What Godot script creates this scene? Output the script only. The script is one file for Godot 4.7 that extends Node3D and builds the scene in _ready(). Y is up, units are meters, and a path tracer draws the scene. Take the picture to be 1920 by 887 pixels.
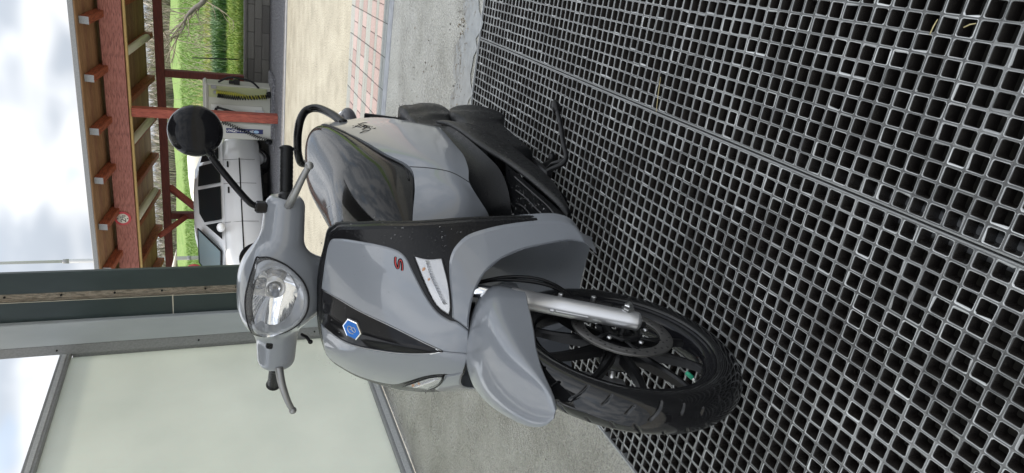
extends Node3D
# A grey scooter on a drain grating in a wash bay, seen by a camera that was turned on its side.

# ---------------------------------------------------------------- frames
const EA := Vector3(-0.4, 0, 0.9165)       # site axis towards the camera
const EB := Vector3(0.9165, 0, 0.4)        # site axis along the road, to the right
const SITE_YAW := -0.41155
var taken := {}
var rng := RandomNumberGenerator.new()
var M := {}

func sb(a: float, y: float, b: float) -> Vector3:
	return EA * a + EB * b + Vector3(0, y, 0)

func numbered(called: String) -> String:
	var n: int = taken.get(called, 0)
	taken[called] = n + 1
	return called if n == 0 else "%s_%03d" % [called, n]

func tag(o: Node, label: String, category: String, group := "") -> Node:
	o.set_meta("label", label)
	o.set_meta("category", category)
	if group != "":
		o.set_meta("group", group)
	return o

func thing(called: String, label: String, category: String, at := Vector3.ZERO, turn := 0.0, group := "") -> Node3D:
	var o := Node3D.new()
	o.name = numbered(called)
	add_child(o)
	o.position = at
	o.rotation.y = turn
	tag(o, label, category, group)
	return o

func part(called: String, g: G, mat: Material, parent: Node, at := Vector3.ZERO) -> MeshInstance3D:
	return put(called, g.done(), mat, parent, at)

func put(called: String, mesh: Mesh, mat: Material, parent: Node, at := Vector3.ZERO) -> MeshInstance3D:
	var o := MeshInstance3D.new()
	o.name = numbered(called) if parent == self else called
	o.mesh = mesh
	o.material_override = mat
	o.position = at
	parent.add_child(o, true)
	return o

func struct(called: String, g: G, mat: Material, at := Vector3.ZERO, turn := 0.0) -> MeshInstance3D:
	var o := part(called, g, mat, self, at)
	o.rotation.y = turn
	o.set_meta("kind", "structure")
	return o

# ---------------------------------------------------------------- mesh builder
class G:
	var st := SurfaceTool.new()
	var n := 0
	func _init() -> void:
		st.begin(Mesh.PRIMITIVE_TRIANGLES)
	func done() -> ArrayMesh:
		st.generate_normals()
		return st.commit()
	func col(c: Color) -> void:
		st.set_color(c)
	func tri(a: Vector3, b: Vector3, c: Vector3, sg := -1) -> void:
		st.set_smooth_group(sg)
		st.add_vertex(a); st.add_vertex(b); st.add_vertex(c)
		n += 1
	func quad(a: Vector3, b: Vector3, c: Vector3, d: Vector3, sg := -1) -> void:
		tri(a, b, c, sg)
		tri(a, c, d, sg)
	# chamfered box; half sizes h, turned by bs
	func box(c: Vector3, size: Vector3, ch := 0.0, bs := Basis.IDENTITY) -> void:
		var h := size * 0.5
		if ch <= 0.0:
			for ax in 3:
				for s in [-1.0, 1.0]:
					var p: Array[Vector3] = []
					for k in [[-1, -1], [1, -1], [1, 1], [-1, 1]]:
						var q := Vector3.ZERO
						q[ax] = s * h[ax]
						q[(ax + 1) % 3] = k[0] * h[(ax + 1) % 3]
						q[(ax + 2) % 3] = k[1] * h[(ax + 2) % 3]
						p.append(c + bs * q)
					if s > 0:
						quad(p[0], p[3], p[2], p[1])
					else:
						quad(p[0], p[1], p[2], p[3])
			return
		ch = minf(ch, minf(h.x, minf(h.y, h.z)) * 0.95)
		for ax in 3:
			var u := (ax + 1) % 3
			var w := (ax + 2) % 3
			for s in [-1.0, 1.0]:
				var p: Array[Vector3] = []
				for k in [[-1, -1], [1, -1], [1, 1], [-1, 1]]:
					var q := Vector3.ZERO
					q[ax] = s * h[ax]
					q[u] = k[0] * (h[u] - ch)
					q[w] = k[1] * (h[w] - ch)
					p.append(c + bs * q)
				if s > 0:
					quad(p[0], p[3], p[2], p[1])
				else:
					quad(p[0], p[1], p[2], p[3])
			# edges along ax
			for su in [-1.0, 1.0]:
				for sw in [-1.0, 1.0]:
					var e: Array[Vector3] = []
					for k in [[-1, 0], [1, 0], [1, 1], [-1, 1]]:
						var q := Vector3.ZERO
						q[ax] = k[0] * (h[ax] - ch)
						q[u] = su * (h[u] if k[1] == 0 else h[u] - ch)
						q[w] = sw * (h[w] - ch if k[1] == 0 else h[w])
						e.append(c + bs * q)
					if su * sw < 0:
						quad(e[0], e[1], e[2], e[3])
					else:
						quad(e[0], e[3], e[2], e[1])
		for sx in [-1.0, 1.0]:
			for sy in [-1.0, 1.0]:
				for sz in [-1.0, 1.0]:
					var a := c + bs * Vector3(sx * h.x, sy * (h.y - ch), sz * (h.z - ch))
					var b := c + bs * Vector3(sx * (h.x - ch), sy * h.y, sz * (h.z - ch))
					var d := c + bs * Vector3(sx * (h.x - ch), sy * (h.y - ch), sz * h.z)
					if sx * sy * sz > 0:
						tri(a, d, b)
					else:
						tri(a, b, d)
	# rows of points; smooth across; wrap closes each row
	func loft(rows: Array, wrap := false, sg := 1, flip := false) -> void:
		for i in rows.size() - 1:
			var r0: Array = rows[i]
			var r1: Array = rows[i + 1]
			var m := r0.size()
			for j in (m if wrap else m - 1):
				var k := (j + 1) % m
				if flip:
					quad(r0[j], r1[j], r1[k], r0[k], sg)
				else:
					quad(r0[j], r0[k], r1[k], r1[j], sg)
	func fan(ring: Array, sg := -1, flip := false) -> void:
		var c := Vector3.ZERO
		for p in ring:
			c += p
		c /= ring.size()
		for j in ring.size():
			var k := (j + 1) % ring.size()
			if flip:
				tri(c, ring[k], ring[j], sg)
			else:
				tri(c, ring[j], ring[k], sg)
	# tube along points with radii (one or many), elliptical by flat (second radius factor)
	func tube(pts: Array, radii: Array, sides := 10, flat := 1.0, up := Vector3.UP, round_end := true) -> void:
		var rows := []
		var m := pts.size()
		var nrm := up
		for i in m:
			var t: Vector3 = (pts[mini(i + 1, m - 1)] - pts[maxi(i - 1, 0)]).normalized()
			nrm = (nrm - t * nrm.dot(t))
			if nrm.length() < 0.01:
				nrm = t.cross(Vector3.RIGHT)
				if nrm.length() < 0.01:
					nrm = t.cross(Vector3.FORWARD)
			nrm = nrm.normalized()
			var bn := t.cross(nrm)
			var r: float = radii[mini(i, radii.size() - 1)]
			var ring := []
			for k in sides:
				var an := TAU * k / sides
				ring.append(pts[i] + nrm * cos(an) * r * flat + bn * sin(an) * r)
			if i == 0 and round_end:
				var cap := []
				for k in sides:
					cap.append(pts[0] + (ring[k] - pts[0]) * 0.6 - t * r * 0.3)
				rows.append(cap)
			rows.append(ring)
			if i == m - 1 and round_end:
				var cap2 := []
				for k in sides:
					cap2.append(pts[i] + (ring[k] - pts[i]) * 0.6 + t * r * 0.3)
				rows.append(cap2)
		loft(rows, true)
		fan(rows[0], 2, true)
		fan(rows[-1], 2, false)
	# profile points (radius, height) turned round axis (local y of bs) at c; part of a circle by from/to
	func lathe(c: Vector3, prof: Array, segs := 24, bs := Basis.IDENTITY, sg := 1) -> void:
		var rows := []
		for p in prof:
			var ring := []
			for k in segs:
				var an := TAU * k / segs
				ring.append(c + bs * Vector3(p.x * cos(an), p.y, p.x * sin(an)))
			rows.append(ring)
		loft(rows, true, sg)
	func ball(c: Vector3, r: Vector3, segs := 14, rings := 8) -> void:
		var rows := []
		for i in rings + 1:
			var ph := PI * i / rings - PI / 2
			var ring := []
			for k in segs:
				var an := TAU * k / segs
				ring.append(c + Vector3(cos(ph) * cos(an) * r.x, sin(ph) * r.y, cos(ph) * sin(an) * r.z))
			rows.append(ring)
		loft(rows, true)

# closed Catmull-Rom through points; a point given twice is a corner
func smooth(pts: Array, sub := 4) -> PackedVector2Array:
	var out := PackedVector2Array()
	var m := pts.size()
	for i in m:
		var p0: Vector2 = pts[(i - 1 + m) % m]
		var p1: Vector2 = pts[i]
		var p2: Vector2 = pts[(i + 1) % m]
		var p3: Vector2 = pts[(i + 2) % m]
		if p1.is_equal_approx(p2):
			continue
		if p0.is_equal_approx(p1):
			p0 = p1 - (p2 - p1) * 0.3
		if p3.is_equal_approx(p2):
			p3 = p2 + (p2 - p1) * 0.3
		for k in sub:
			var t := float(k) / sub
			out.append(p1.cubic_interpolate(p2, p0, p3, t))
	return out

func spline(pts: Array, sub := 6) -> Array:
	var out := []
	var m := pts.size()
	for i in m - 1:
		var p0: Vector3 = pts[maxi(i - 1, 0)]
		var p3: Vector3 = pts[mini(i + 2, m - 1)]
		for k in sub:
			out.append((pts[i] as Vector3).cubic_interpolate(pts[i + 1], p0, p3, float(k) / sub))
	out.append(pts[m - 1])
	return out

# a shell whose outline is poly in (u, v) and whose surface is lift(u, v) -> Vector3; back(p) moves a point inwards
func shell(poly: PackedVector2Array, lift: Callable, inward: Vector3, cell := 0.012, thick := 0.01, bevel := 0.002, raise := 0.0) -> G:
	var g := G.new()
	if Geometry2D.is_polygon_clockwise(poly):
		poly.reverse()
	var m := poly.size()
	# miter normals, pointing inwards of the outline
	var inner := PackedVector2Array()
	for i in m:
		var e0 := (poly[i] - poly[(i - 1 + m) % m]).normalized()
		var e1 := (poly[(i + 1) % m] - poly[i]).normalized()
		var nn := (Vector2(-e0.y, e0.x) + Vector2(-e1.y, e1.x))
		nn = nn.normalized() if nn.length() > 0.01 else Vector2(-e1.y, e1.x)
		inner.append(poly[i] + nn * bevel)
	var cache := {}
	var at := func(p: Vector2) -> Vector3:
		var key := Vector2i(roundi(p.x * 20000), roundi(p.y * 20000))
		if not cache.has(key):
			cache[key] = lift.call(p.x, p.y) - inward * raise
		return cache[key]
	var lo := inner[0]
	var hi := inner[0]
	for p in inner:
		lo = lo.min(p)
		hi = hi.max(p)
	var flip := false
	var c0: Vector3 = at.call(inner[0])
	var du: Vector3 = (lift.call(inner[0].x + 0.002, inner[0].y) as Vector3) - (lift.call(inner[0].x, inner[0].y) as Vector3)
	var dv: Vector3 = (lift.call(inner[0].x, inner[0].y + 0.002) as Vector3) - (lift.call(inner[0].x, inner[0].y) as Vector3)
	flip = du.cross(dv).dot(-inward) < 0   # counter-clockwise in (u, v) seen from outside?
	var i0 := floori(lo.x / cell)
	var j0 := floori(lo.y / cell)
	for i in range(i0, ceili(hi.x / cell)):
		for j in range(j0, ceili(hi.y / cell)):
			var q := PackedVector2Array([Vector2(i, j) * cell, Vector2(i + 1, j) * cell, Vector2(i + 1, j + 1) * cell, Vector2(i, j + 1) * cell])
			var pieces := Geometry2D.intersect_polygons(inner, q)
			for piece in pieces:
				var ids := Geometry2D.triangulate_polygon(piece)
				for t in range(0, ids.size(), 3):
					var a := piece[ids[t]]
					var b := piece[ids[t + 1]]
					var c := piece[ids[t + 2]]
					if (b - a).cross(c - a) < 0:
						var sw := b
						b = c
						c = sw
					if flip:
						g.tri(at.call(a), at.call(b), at.call(c), 1)
					else:
						g.tri(at.call(a), at.call(c), at.call(b), 1)
	var rim := []
	var edge := []
	var low := []
	for i in m + 1:
		var k := i % m
		rim.append(at.call(inner[k]))
		var e: Vector3 = at.call(poly[k])
		edge.append(e + inward * bevel)
		low.append(e + inward * thick)
	g.loft([rim, edge], false, 3, flip)
	g.loft([edge, low], false, 4, flip)
	return g

# surface nets over a signed distance
func nets(lo: Vector3, hi: Vector3, cell: float, f: Callable) -> G:
	var g := G.new()
	var d := ((hi - lo) / cell).ceil()
	var nx := int(d.x) + 1
	var ny := int(d.y) + 1
	var nz := int(d.z) + 1
	var val := PackedFloat32Array()
	val.resize(nx * ny * nz)
	for z in nz:
		for y in ny:
			for x in nx:
				val[(z * ny + y) * nx + x] = f.call(lo + Vector3(x, y, z) * cell)
	var pt := {}
	for z in nz - 1:
		for y in ny - 1:
			for x in nx - 1:
				var sum := Vector3.ZERO
				var cnt := 0
				var first := val[(z * ny + y) * nx + x] < 0
				var mixed := false
				for k in 8:
					if (val[((z + (k >> 2)) * ny + y + ((k >> 1) & 1)) * nx + x + (k & 1)] < 0) != first:
						mixed = true
						break
				if not mixed:
					continue
				for k in 8:
					for ax in 3:
						if k & (1 << ax):
							continue
						var k2 := k | (1 << ax)
						var va := val[((z + (k >> 2)) * ny + y + ((k >> 1) & 1)) * nx + x + (k & 1)]
						var vb := val[((z + (k2 >> 2)) * ny + y + ((k2 >> 1) & 1)) * nx + x + (k2 & 1)]
						if (va < 0) != (vb < 0):
							var t := va / (va - vb)
							var pa := Vector3(k & 1, (k >> 1) & 1, k >> 2)
							pa[ax] += t
							sum += pa
							cnt += 1
				pt[Vector3i(x, y, z)] = lo + (Vector3(x, y, z) + sum / cnt) * cell
	for z in range(1, nz - 1):
		for y in range(1, ny - 1):
			for x in range(1, nx - 1):
				var v0 := val[(z * ny + y) * nx + x]
				for ax in 3:
					var o := Vector3i(x, y, z)
					var o2 := o
					o2[ax] += 1
					var v1 := val[(o2.z * ny + o2.y) * nx + o2.x]
					if (v0 < 0) == (v1 < 0):
						continue
					var u := Vector3i.ZERO
					var w := Vector3i.ZERO
					u[(ax + 1) % 3] = 1
					w[(ax + 2) % 3] = 1
					if not (pt.has(o) and pt.has(o - u) and pt.has(o - w) and pt.has(o - u - w)):
						continue
					if v0 < 0:
						g.quad(pt[o], pt[o - w], pt[o - u - w], pt[o - u], 1)
					else:
						g.quad(pt[o], pt[o - u], pt[o - u - w], pt[o - w], 1)
	return g

static func smin(a: float, b: float, k: float) -> float:
	var h := maxf(k - absf(a - b), 0.0) / k
	return minf(a, b) - h * h * k * 0.25

static func sd_capsule(p: Vector3, a: Vector3, b: Vector3, ra: float, rb: float) -> float:
	var ba := b - a
	var t := clampf((p - a).dot(ba) / ba.length_squared(), 0, 1)
	return (p - a - ba * t).length() - lerpf(ra, rb, t)

static func sd_box(p: Vector3, h: Vector3, r: float) -> float:
	var q := p.abs() - h + Vector3(r, r, r)
	return q.max(Vector3.ZERO).length() + minf(maxf(q.x, maxf(q.y, q.z)), 0.0) - r

# ---------------------------------------------------------------- materials
func noise_tex(freq: float, octaves: int, seed_: int, size := 512, ramp: Gradient = null, normal := 0.0, kind := FastNoiseLite.TYPE_SIMPLEX_SMOOTH) -> NoiseTexture2D:
	var f := FastNoiseLite.new()
	f.noise_type = kind
	f.frequency = freq
	f.seed = seed_
	f.fractal_octaves = octaves
	var t := NoiseTexture2D.new()
	t.width = size
	t.height = size
	t.seamless = true
	t.noise = f
	if ramp:
		t.color_ramp = ramp
	if normal > 0.0:
		t.as_normal_map = true
		t.bump_strength = normal
	return t

func ramp(stops: Array) -> Gradient:
	var g := Gradient.new()
	var o := PackedFloat32Array()
	var c := PackedColorArray()
	for s in stops:
		o.append(s[0])
		c.append(s[1])
	g.offsets = o
	g.colors = c
	return g

func lin(r: float, g: float, b: float) -> Color:
	return Color(r, g, b).linear_to_srgb()

func mat(c: Color, rough := 0.5, metal := 0.0) -> StandardMaterial3D:
	var m := StandardMaterial3D.new()
	m.albedo_color = c
	m.roughness = rough
	m.metallic = metal
	m.cull_mode = BaseMaterial3D.CULL_DISABLED
	return m

func triplanar(m: StandardMaterial3D, scale: Vector3, world := false) -> StandardMaterial3D:
	m.uv1_triplanar = true
	m.uv1_world_triplanar = world
	m.uv1_scale = scale
	return m

func surface(stops: Array, freq: float, oct: int, seed_: int, scale: Vector3, rough := 0.8, bump := 0.0, bump_freq := 0.05, world := false) -> StandardMaterial3D:
	var m := mat(Color.WHITE, rough)
	m.albedo_texture = noise_tex(freq, oct, seed_, 512, ramp(stops))
	if bump > 0.0:
		m.normal_enabled = true
		m.normal_texture = noise_tex(bump_freq, 4, seed_ + 50, 512, null, bump)
	return triplanar(m, scale, world)

# ---------------------------------------------------------------- scooter: local axes x = its left, y = up, z = forward; origin under the front axle
func lean_basis(yaw: float, lean: float) -> Basis:
	var fwd := Vector3(-sin(yaw), 0, cos(yaw))
	var left := Vector3.UP.cross(fwd)
	var up := Vector3.UP * cos(lean) + left * sin(lean)
	return Basis(up.cross(fwd), up, fwd)

const SY: Array[float] = [0.18, 0.24, 0.32, 0.40, 0.48, 0.56, 0.64, 0.72, 0.80, 0.84, 0.88, 0.92]
const SL: Array[float] = [0.0, 0.06, 0.12, 0.18, 0.24, 0.30]
const ST := [
	[-.20, -.20, -.215, -.25, -.30, -.37], [-.15, -.15, -.165, -.20, -.255, -.33], [-.11, -.115, -.135, -.18, -.24, -.32],
	[-.09, -.095, -.12, -.17, -.235, -.31], [-.08, -.085, -.115, -.17, -.235, -.305], [-.075, -.082, -.118, -.175, -.24, -.305],
	[-.095, -.105, -.138, -.19, -.25, -.315], [-.135, -.15, -.18, -.225, -.28, -.345], [-.195, -.207, -.235, -.28, -.34, -.41],
	[-.235, -.247, -.275, -.325, -.385, -.45], [-.305, -.312, -.335, -.38, -.435, -.50], [-.41, -.41, -.425, -.46, -.51, -.57]]
var sgrid := PackedFloat32Array()
const SW := 61

func herm(a: Array[float], y: Array, v: float, flat0: bool) -> float:
	var i := clampi(a.bsearch(v) - 1, 0, a.size() - 2)
	var h: float = a[i + 1] - a[i]
	var t := clampf((v - a[i]) / h, -0.5, 1.5)
	var m: Array[float] = []
	for k in [i, i + 1]:
		if k == 0:
			m.append(0.0 if flat0 else (y[1] - y[0]) / (a[1] - a[0]))
		elif k == a.size() - 1:
			m.append((y[k] - y[k - 1]) / (a[k] - a[k - 1]))
		else:
			m.append((y[k + 1] - y[k - 1]) / (a[k + 1] - a[k - 1]))
	var t2 := t * t
	var t3 := t2 * t
	return (2 * t3 - 3 * t2 + 1) * y[i] + (t3 - 2 * t2 + t) * m[0] * h + (3 * t2 - 2 * t3) * y[i + 1] + (t3 - t2) * m[1] * h

func shield_setup() -> void:
	sgrid.resize(SW * 160)
	for i in SW:
		var c := []
		for k in SY.size():
			c.append(herm(SL, ST[k], i * 0.005, true))
		for j in 160:
			sgrid[j * SW + i] = herm(SY, c, 0.16 + j * 0.005, false)

func shield_at(l: float, y: float) -> float:
	var fx := minf(absf(l) / 0.005, SW - 1.001)
	var fy := clampf((y - 0.16) / 0.005, 0, 158.99)
	var i := int(fx)
	var j := int(fy)
	var u := fx - i
	var w := fy - j
	var k := j * SW + i
	return lerpf(lerpf(sgrid[k], sgrid[k + 1], u), lerpf(sgrid[k + SW], sgrid[k + SW + 1], u), w)

func on_shield(l: float, y: float) -> Vector3:
	return Vector3(l, y, shield_at(l, y))

func mirrored(p: Array) -> Array:
	var o := []
	for q in p:
		o.append(Vector2(-q.x, q.y))
	o.reverse()
	return o

const BACK := Vector3(0, -0.25, -0.97)

func make_scooter() -> void:
	shield_setup()
	var t := thing("motor_scooter", "wet grey and black motor scooter standing on the steel grating, its front wheel turned", "motor scooter")
	var body := lean_basis(deg_to_rad(27.3), deg_to_rad(-2.2))
	var contact := Vector3(-0.274, 0, -1.289)
	t.transform = Transform3D(body, contact)
	var steer := lean_basis(deg_to_rad(21.1), deg_to_rad(1.9))
	var wheel_at := Transform3D(body.inverse() * steer, Vector3.ZERO)
	var bar_at := Transform3D(body.inverse() * steer, Vector3(0, 0.925, -0.375))
	front_shield(t)
	front_end(t, wheel_at)
	handlebar(t, bar_at)
	rear_body(t)

func front_shield(t: Node3D) -> void:
	# the black base that shows as the trim round the grey panels
	var base := smooth([Vector2(0, .893), Vector2(.08, .889), Vector2(.138, .877), Vector2(.168, .869), Vector2(.183, .857), Vector2(.194, .842), Vector2(.214, .782), Vector2(.226, .719), Vector2(.235, .651), Vector2(.2395, .60), Vector2(.2415, .54), Vector2(.2420, .47), Vector2(.2405, .41), Vector2(.232, .40), Vector2(.222, .48), Vector2(.205, .55), Vector2(.17, .585), Vector2(.10, .602), Vector2(.05, .604), Vector2(-.05, .604), Vector2(-.10, .602), Vector2(-.17, .585), Vector2(-.205, .55), Vector2(-.222, .48), Vector2(-.232, .40), Vector2(-.2405, .41), Vector2(-.2420, .47), Vector2(-.2415, .54), Vector2(-.2395, .60), Vector2(-.235, .651), Vector2(-.226, .719), Vector2(-.214, .782), Vector2(-.194, .842), Vector2(-.183, .857), Vector2(-.168, .869), Vector2(-.138, .877), Vector2(-.08, .889)], 3)
	var b := part("leg_shield", shell(base, on_shield, BACK, 0.012, 0.016, 0.004, -0.005), M.trim, t)
	b.set_meta("label", "gloss black trim of the leg shield, beaded with water")
	var inner := part("inner_shield", shell(base, on_shield, Vector3(0, -.05, -1), 0.03, 0.012, 0.004, -0.022), M.plastic, t)
	inner.set_meta("label", "black inner leg shield")
	var cheek := [Vector2(.049, .887), Vector2(.049, .887), Vector2(.053, .853), Vector2(.048, .82), Vector2(.033, .752), Vector2(.014, .693), Vector2(.003, .664), Vector2(0.0005, .655), Vector2(0.0005, .655), Vector2(0.0005, .607), Vector2(0.0005, .607), Vector2(.055, .6105), Vector2(.055, .6105), Vector2(.069, .632), Vector2(.072, .648), Vector2(.085, .672), Vector2(.112, .693), Vector2(.151, .713), Vector2(.173, .724), Vector2(.183, .742), Vector2(.185, .775), Vector2(.181, .815), Vector2(.171, .851), Vector2(.158, .868), Vector2(.115, .879)]
	for side in [1, -1]:
		var o := part("shield_panel", shell(smooth(cheek if side > 0 else mirrored(cheek), 4), on_shield, BACK, 0.010, 0.008, 0.0022), M.grey, t)
		o.set_meta("label", "grey shield panel on the scooter's %s side" % ("left" if side > 0 else "right"))
	var stripe := smooth([Vector2(.047, .886), Vector2(.047, .886), Vector2(.051, .853), Vector2(.046, .82), Vector2(.031, .752), Vector2(.013, .695), Vector2(0, .6605), Vector2(0, .6605), Vector2(-.013, .695), Vector2(-.031, .752), Vector2(-.046, .82), Vector2(-.051, .853), Vector2(-.047, .886), Vector2(-.047, .886)], 4)
	part("centre_stripe", shell(stripe, func(l: float, y: float) -> Vector3: return Vector3(l, y, shield_at(l, y) + 0.004 - minf(absf(l), 0.03) * 0.16), BACK, 0.008, 0.008, 0.0015, -0.002), M.gloss, t).set_meta("label", "gloss black stripe down the middle of the shield")
	for side in [1.0, -1.0]:
		var g := G.new()
		var line := []
		for q in [Vector2(.0485, .884), Vector2(.0525, .853), Vector2(.0475, .82), Vector2(.0325, .752), Vector2(.0135, .694), Vector2(.0015, .661)]:
			line.append(on_shield(q.x * side, q.y) + Vector3(0, 0, -.0005))
		g.tube(spline(line, 4), [0.0008], 6)
		part("stripe_edge", g, M.steel, t)
	var tip := G.new()
	tip.tube([on_shield(.004, .674), on_shield(0.0, .663), on_shield(-.012, .684)], [0.0013], 6)
	part("stripe_tip", tip, M.chrome, t)
	badge(t)
	# red S with a black outline
	var path := []
	for q in [Vector2(.172, .744), Vector2(.164, .7455), Vector2(.157, .7445), Vector2(.1535, .7415), Vector2(.158, .7395), Vector2(.165, .7385), Vector2(.1695, .7355), Vector2(.166, .733), Vector2(.159, .7325), Vector2(.151, .7335)]:
		path.append(on_shield(q.x, q.y))
	var curve := spline(path, 5)
	for k in 2:
		var g := G.new()
		var up := []
		for p in curve:
			up.append(p + Vector3(0.0, 0.0004, 0.0004 + k * 0.0007))
		g.tube(up, [0.0030 - k * 0.0014], 8, 0.35, Vector3(0.2, 0.3, 0.9))
		part(["letter_outline", "letter_s"][k], g, [M.gloss, M.red][k], t)
	# turn signals
	var lens := [Vector2(.177, .706), Vector2(.177, .706), Vector2(.1755, .680), Vector2(.180, .652), Vector2(.180, .652), Vector2(.140, .6455), Vector2(.098, .6455), Vector2(.084, .6495), Vector2(.084, .6495), Vector2(.098, .672), Vector2(.133, .690)]
	for side in [1.0, -1.0]:
		var poly := smooth(lens if side > 0 else mirrored(lens), 3)
		var sg := part("turn_signal", shell(poly, on_shield, BACK, 0.008, 0.012, 0.001, -0.0035), M.silver, t)
		sg.set_meta("label", "clear turn signal on the scooter's %s side" % ("left" if side > 0 else "right"))
		part("lens", shell(poly, on_shield, BACK, 0.008, 0.004, 0.0012, 0.001), M.clear, sg)
		var bar := G.new()
		var bl := []
		for q in [Vector2(.174, .681), Vector2(.150, .675), Vector2(.125, .665), Vector2(.102, .654)]:
			bl.append(on_shield(q.x * side, q.y) + Vector3(0, 0, -.003))
		var sp := spline(bl, 10)
		for k in sp.size() - 1:
			bar.box((sp[k] + sp[k + 1]) * 0.5, Vector3(0.0016, 0.011, 0.004), 0.0006)
		part("reflector_rib", bar, M.chrome, sg)
		var am := G.new()
		am.ball(on_shield(.158 * side, .690) + Vector3(0, 0, -.003), Vector3(.006, .004, .0012), 10, 6)
		am.ball(on_shield(.142 * side, .682) + Vector3(0, 0, -.003), Vector3(.004, .003, .001), 10, 6)
		part("amber_glint", am, M.amber, sg)  # flat amber spots, painted in for faint amber reflections in the lens
		var sh := G.new()
		var sl := []
		for q in [Vector2(.1785, .707), Vector2(.133, .692), Vector2(.097, .673), Vector2(.082, .649), Vector2(.098, .6435), Vector2(.140, .6435), Vector2(.182, .650)]:
			sl.append(on_shield(q.x * side, q.y) + Vector3(0, 0, .0005))
		sh.tube(spline(sl, 4), [0.0016], 6)
		part("lens_gasket", sh, M.gloss, sg)
	# lower wings either side of the wheel arch
	var wing := [Vector2(.0565, .6095), Vector2(.0565, .6095), Vector2(.071, .631), Vector2(.076, .640), Vector2(.083, .6425), Vector2(.127, .642), Vector2(.167, .638), Vector2(.188, .630), Vector2(.205, .614), Vector2(.221, .584), Vector2(.232, .531), Vector2(.238, .478), Vector2(.240, .423), Vector2(.240, .375), Vector2(.237, .345), Vector2(.229, .318), Vector2(.213, .300), Vector2(.194, .292), Vector2(.194, .292), Vector2(.203, .332), Vector2(.203, .38), Vector2(.196, .459), Vector2(.182, .518), Vector2(.160, .562), Vector2(.127, .592), Vector2(.086, .607)]
	for side in [1.0, -1.0]:
		part("lower_wing", shell(smooth(wing if side > 0 else mirrored(wing), 4), on_shield, BACK, 0.012, 0.045, 0.004), M.grey, t).set_meta("label", "grey lower wing of the shield, scooter's %s side" % ("left" if side > 0 else "right"))
	# scooped wheel arch behind the front wheel
	var e0 := []
	var e1 := []
	var e2 := []
	var e3 := []
	var rim := [Vector2(0, .612), Vector2(.045, .611), Vector2(.086, .607), Vector2(.127, .592), Vector2(.160, .562), Vector2(.182, .518), Vector2(.196, .459), Vector2(.203, .38), Vector2(.203, .332), Vector2(.194, .290), Vector2(.170, .262)]
	var deep := [Vector2(0, .575), Vector2(.036, .573), Vector2(.068, .566), Vector2(.10, .548), Vector2(.128, .518), Vector2(.147, .478), Vector2(.158, .43), Vector2(.163, .36), Vector2(.162, .30), Vector2(.152, .235), Vector2(.135, .185)]
	for k in range(-10, 11):
		var s := signf(k)
		var r: Vector2 = rim[absi(k)]
		var d: Vector2 = deep[absi(k)]
		var p0 := on_shield(r.x * s, r.y) + Vector3(0, 0, -.003)
		var p3 := Vector3(d.x * s, d.y, -.335)
		e0.append(p0)
		e1.append(p0.lerp(p3, 0.30) + Vector3(s * .010, .006, 0))
		e2.append(p0.lerp(p3, 0.68) + Vector3(s * .012, .008, -.01))
		e3.append(p3)
	var well := G.new()
	var rows := [e0, p_mid(e0, e1), e1, p_mid(e1, e2), e2, p_mid(e2, e3), e3]
	var wall := []
	for k in 11:
		var d: Vector2 = deep[k]
		var e := []
		for q in 7:
			e.append(Vector3(lerpf(-d.x, d.x, q / 6.0), d.y, -.335 - .012 * (1 - absf(q / 3.0 - 1))))
		wall.append(e)
	well.loft(wall, false, 2)
	well.loft(rows, false, 1)
	part("wheel_arch", well, M.grey, t).set_meta("label", "grey scooped wheel arch behind the front wheel")

func p_mid(a: Array, b: Array) -> Array:
	var o := []
	for i in a.size():
		o.append(((a[i] + b[i]) as Vector3) * 0.5)
	return o

func badge(t: Node3D) -> void:
	var c := on_shield(0, .834) + Vector3(0, 0, .004)
	var n := (on_shield(0, .826) - on_shield(0, .842)).cross(Vector3.RIGHT).normalized()
	if n.z < 0:
		n = -n
	var upv := (on_shield(0, .842) - on_shield(0, .826)).normalized()
	var bs := Basis(Vector3.RIGHT, upv, n)
	var hexa := func(r: float, z: float) -> Array:
		var o := []
		for k in 6:
			o.append(c + bs * Vector3(sin(TAU * k / 6) * r, cos(TAU * k / 6) * r, z))
		return o
	var g := G.new()
	g.loft([hexa.call(.0265, -.004), hexa.call(.0265, .001), hexa.call(.0252, .0024), hexa.call(.0228, .0016)], true, -1)
	var plate := part("badge", g, M.chrome, t)
	plate.set_meta("label", "blue hexagonal badge with a chrome rim")
	var f := G.new()
	f.fan(hexa.call(.0232, .0020))
	part("badge_face", f, M.blue, plate)
	var l := G.new()
	var pts := []
	for q in [Vector2(-.008, -.006), Vector2(-.0095, .003), Vector2(-.004, .010), Vector2(.004, .0095), Vector2(.0075, .003), Vector2(.003, -.0015), Vector2(-.001, .0035)]:
		pts.append(c + bs * Vector3(q.x, q.y, .0026))
	l.tube(spline(pts, 5), [.0011], 6)
	pts = []
	for q in [Vector2(.001, -.001), Vector2(-.003, -.009), Vector2(.003, -.0115), Vector2(.008, -.007), Vector2(.0065, -.002)]:
		pts.append(c + bs * Vector3(q.x, q.y, .0026))
	l.tube(spline(pts, 5), [.0010], 6)
	part("badge_emblem", l, M.steel, plate)

func polar(l: float, r: float, deg: float) -> Vector3:
	return Vector3(l, 0.279 + r * cos(deg_to_rad(deg)), r * sin(deg_to_rad(deg)))

const FK: Array[float] = [-52.0, -38.0, -25.0, -8.0, 8.0, 20.0, 30.0, 37.6]

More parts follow.
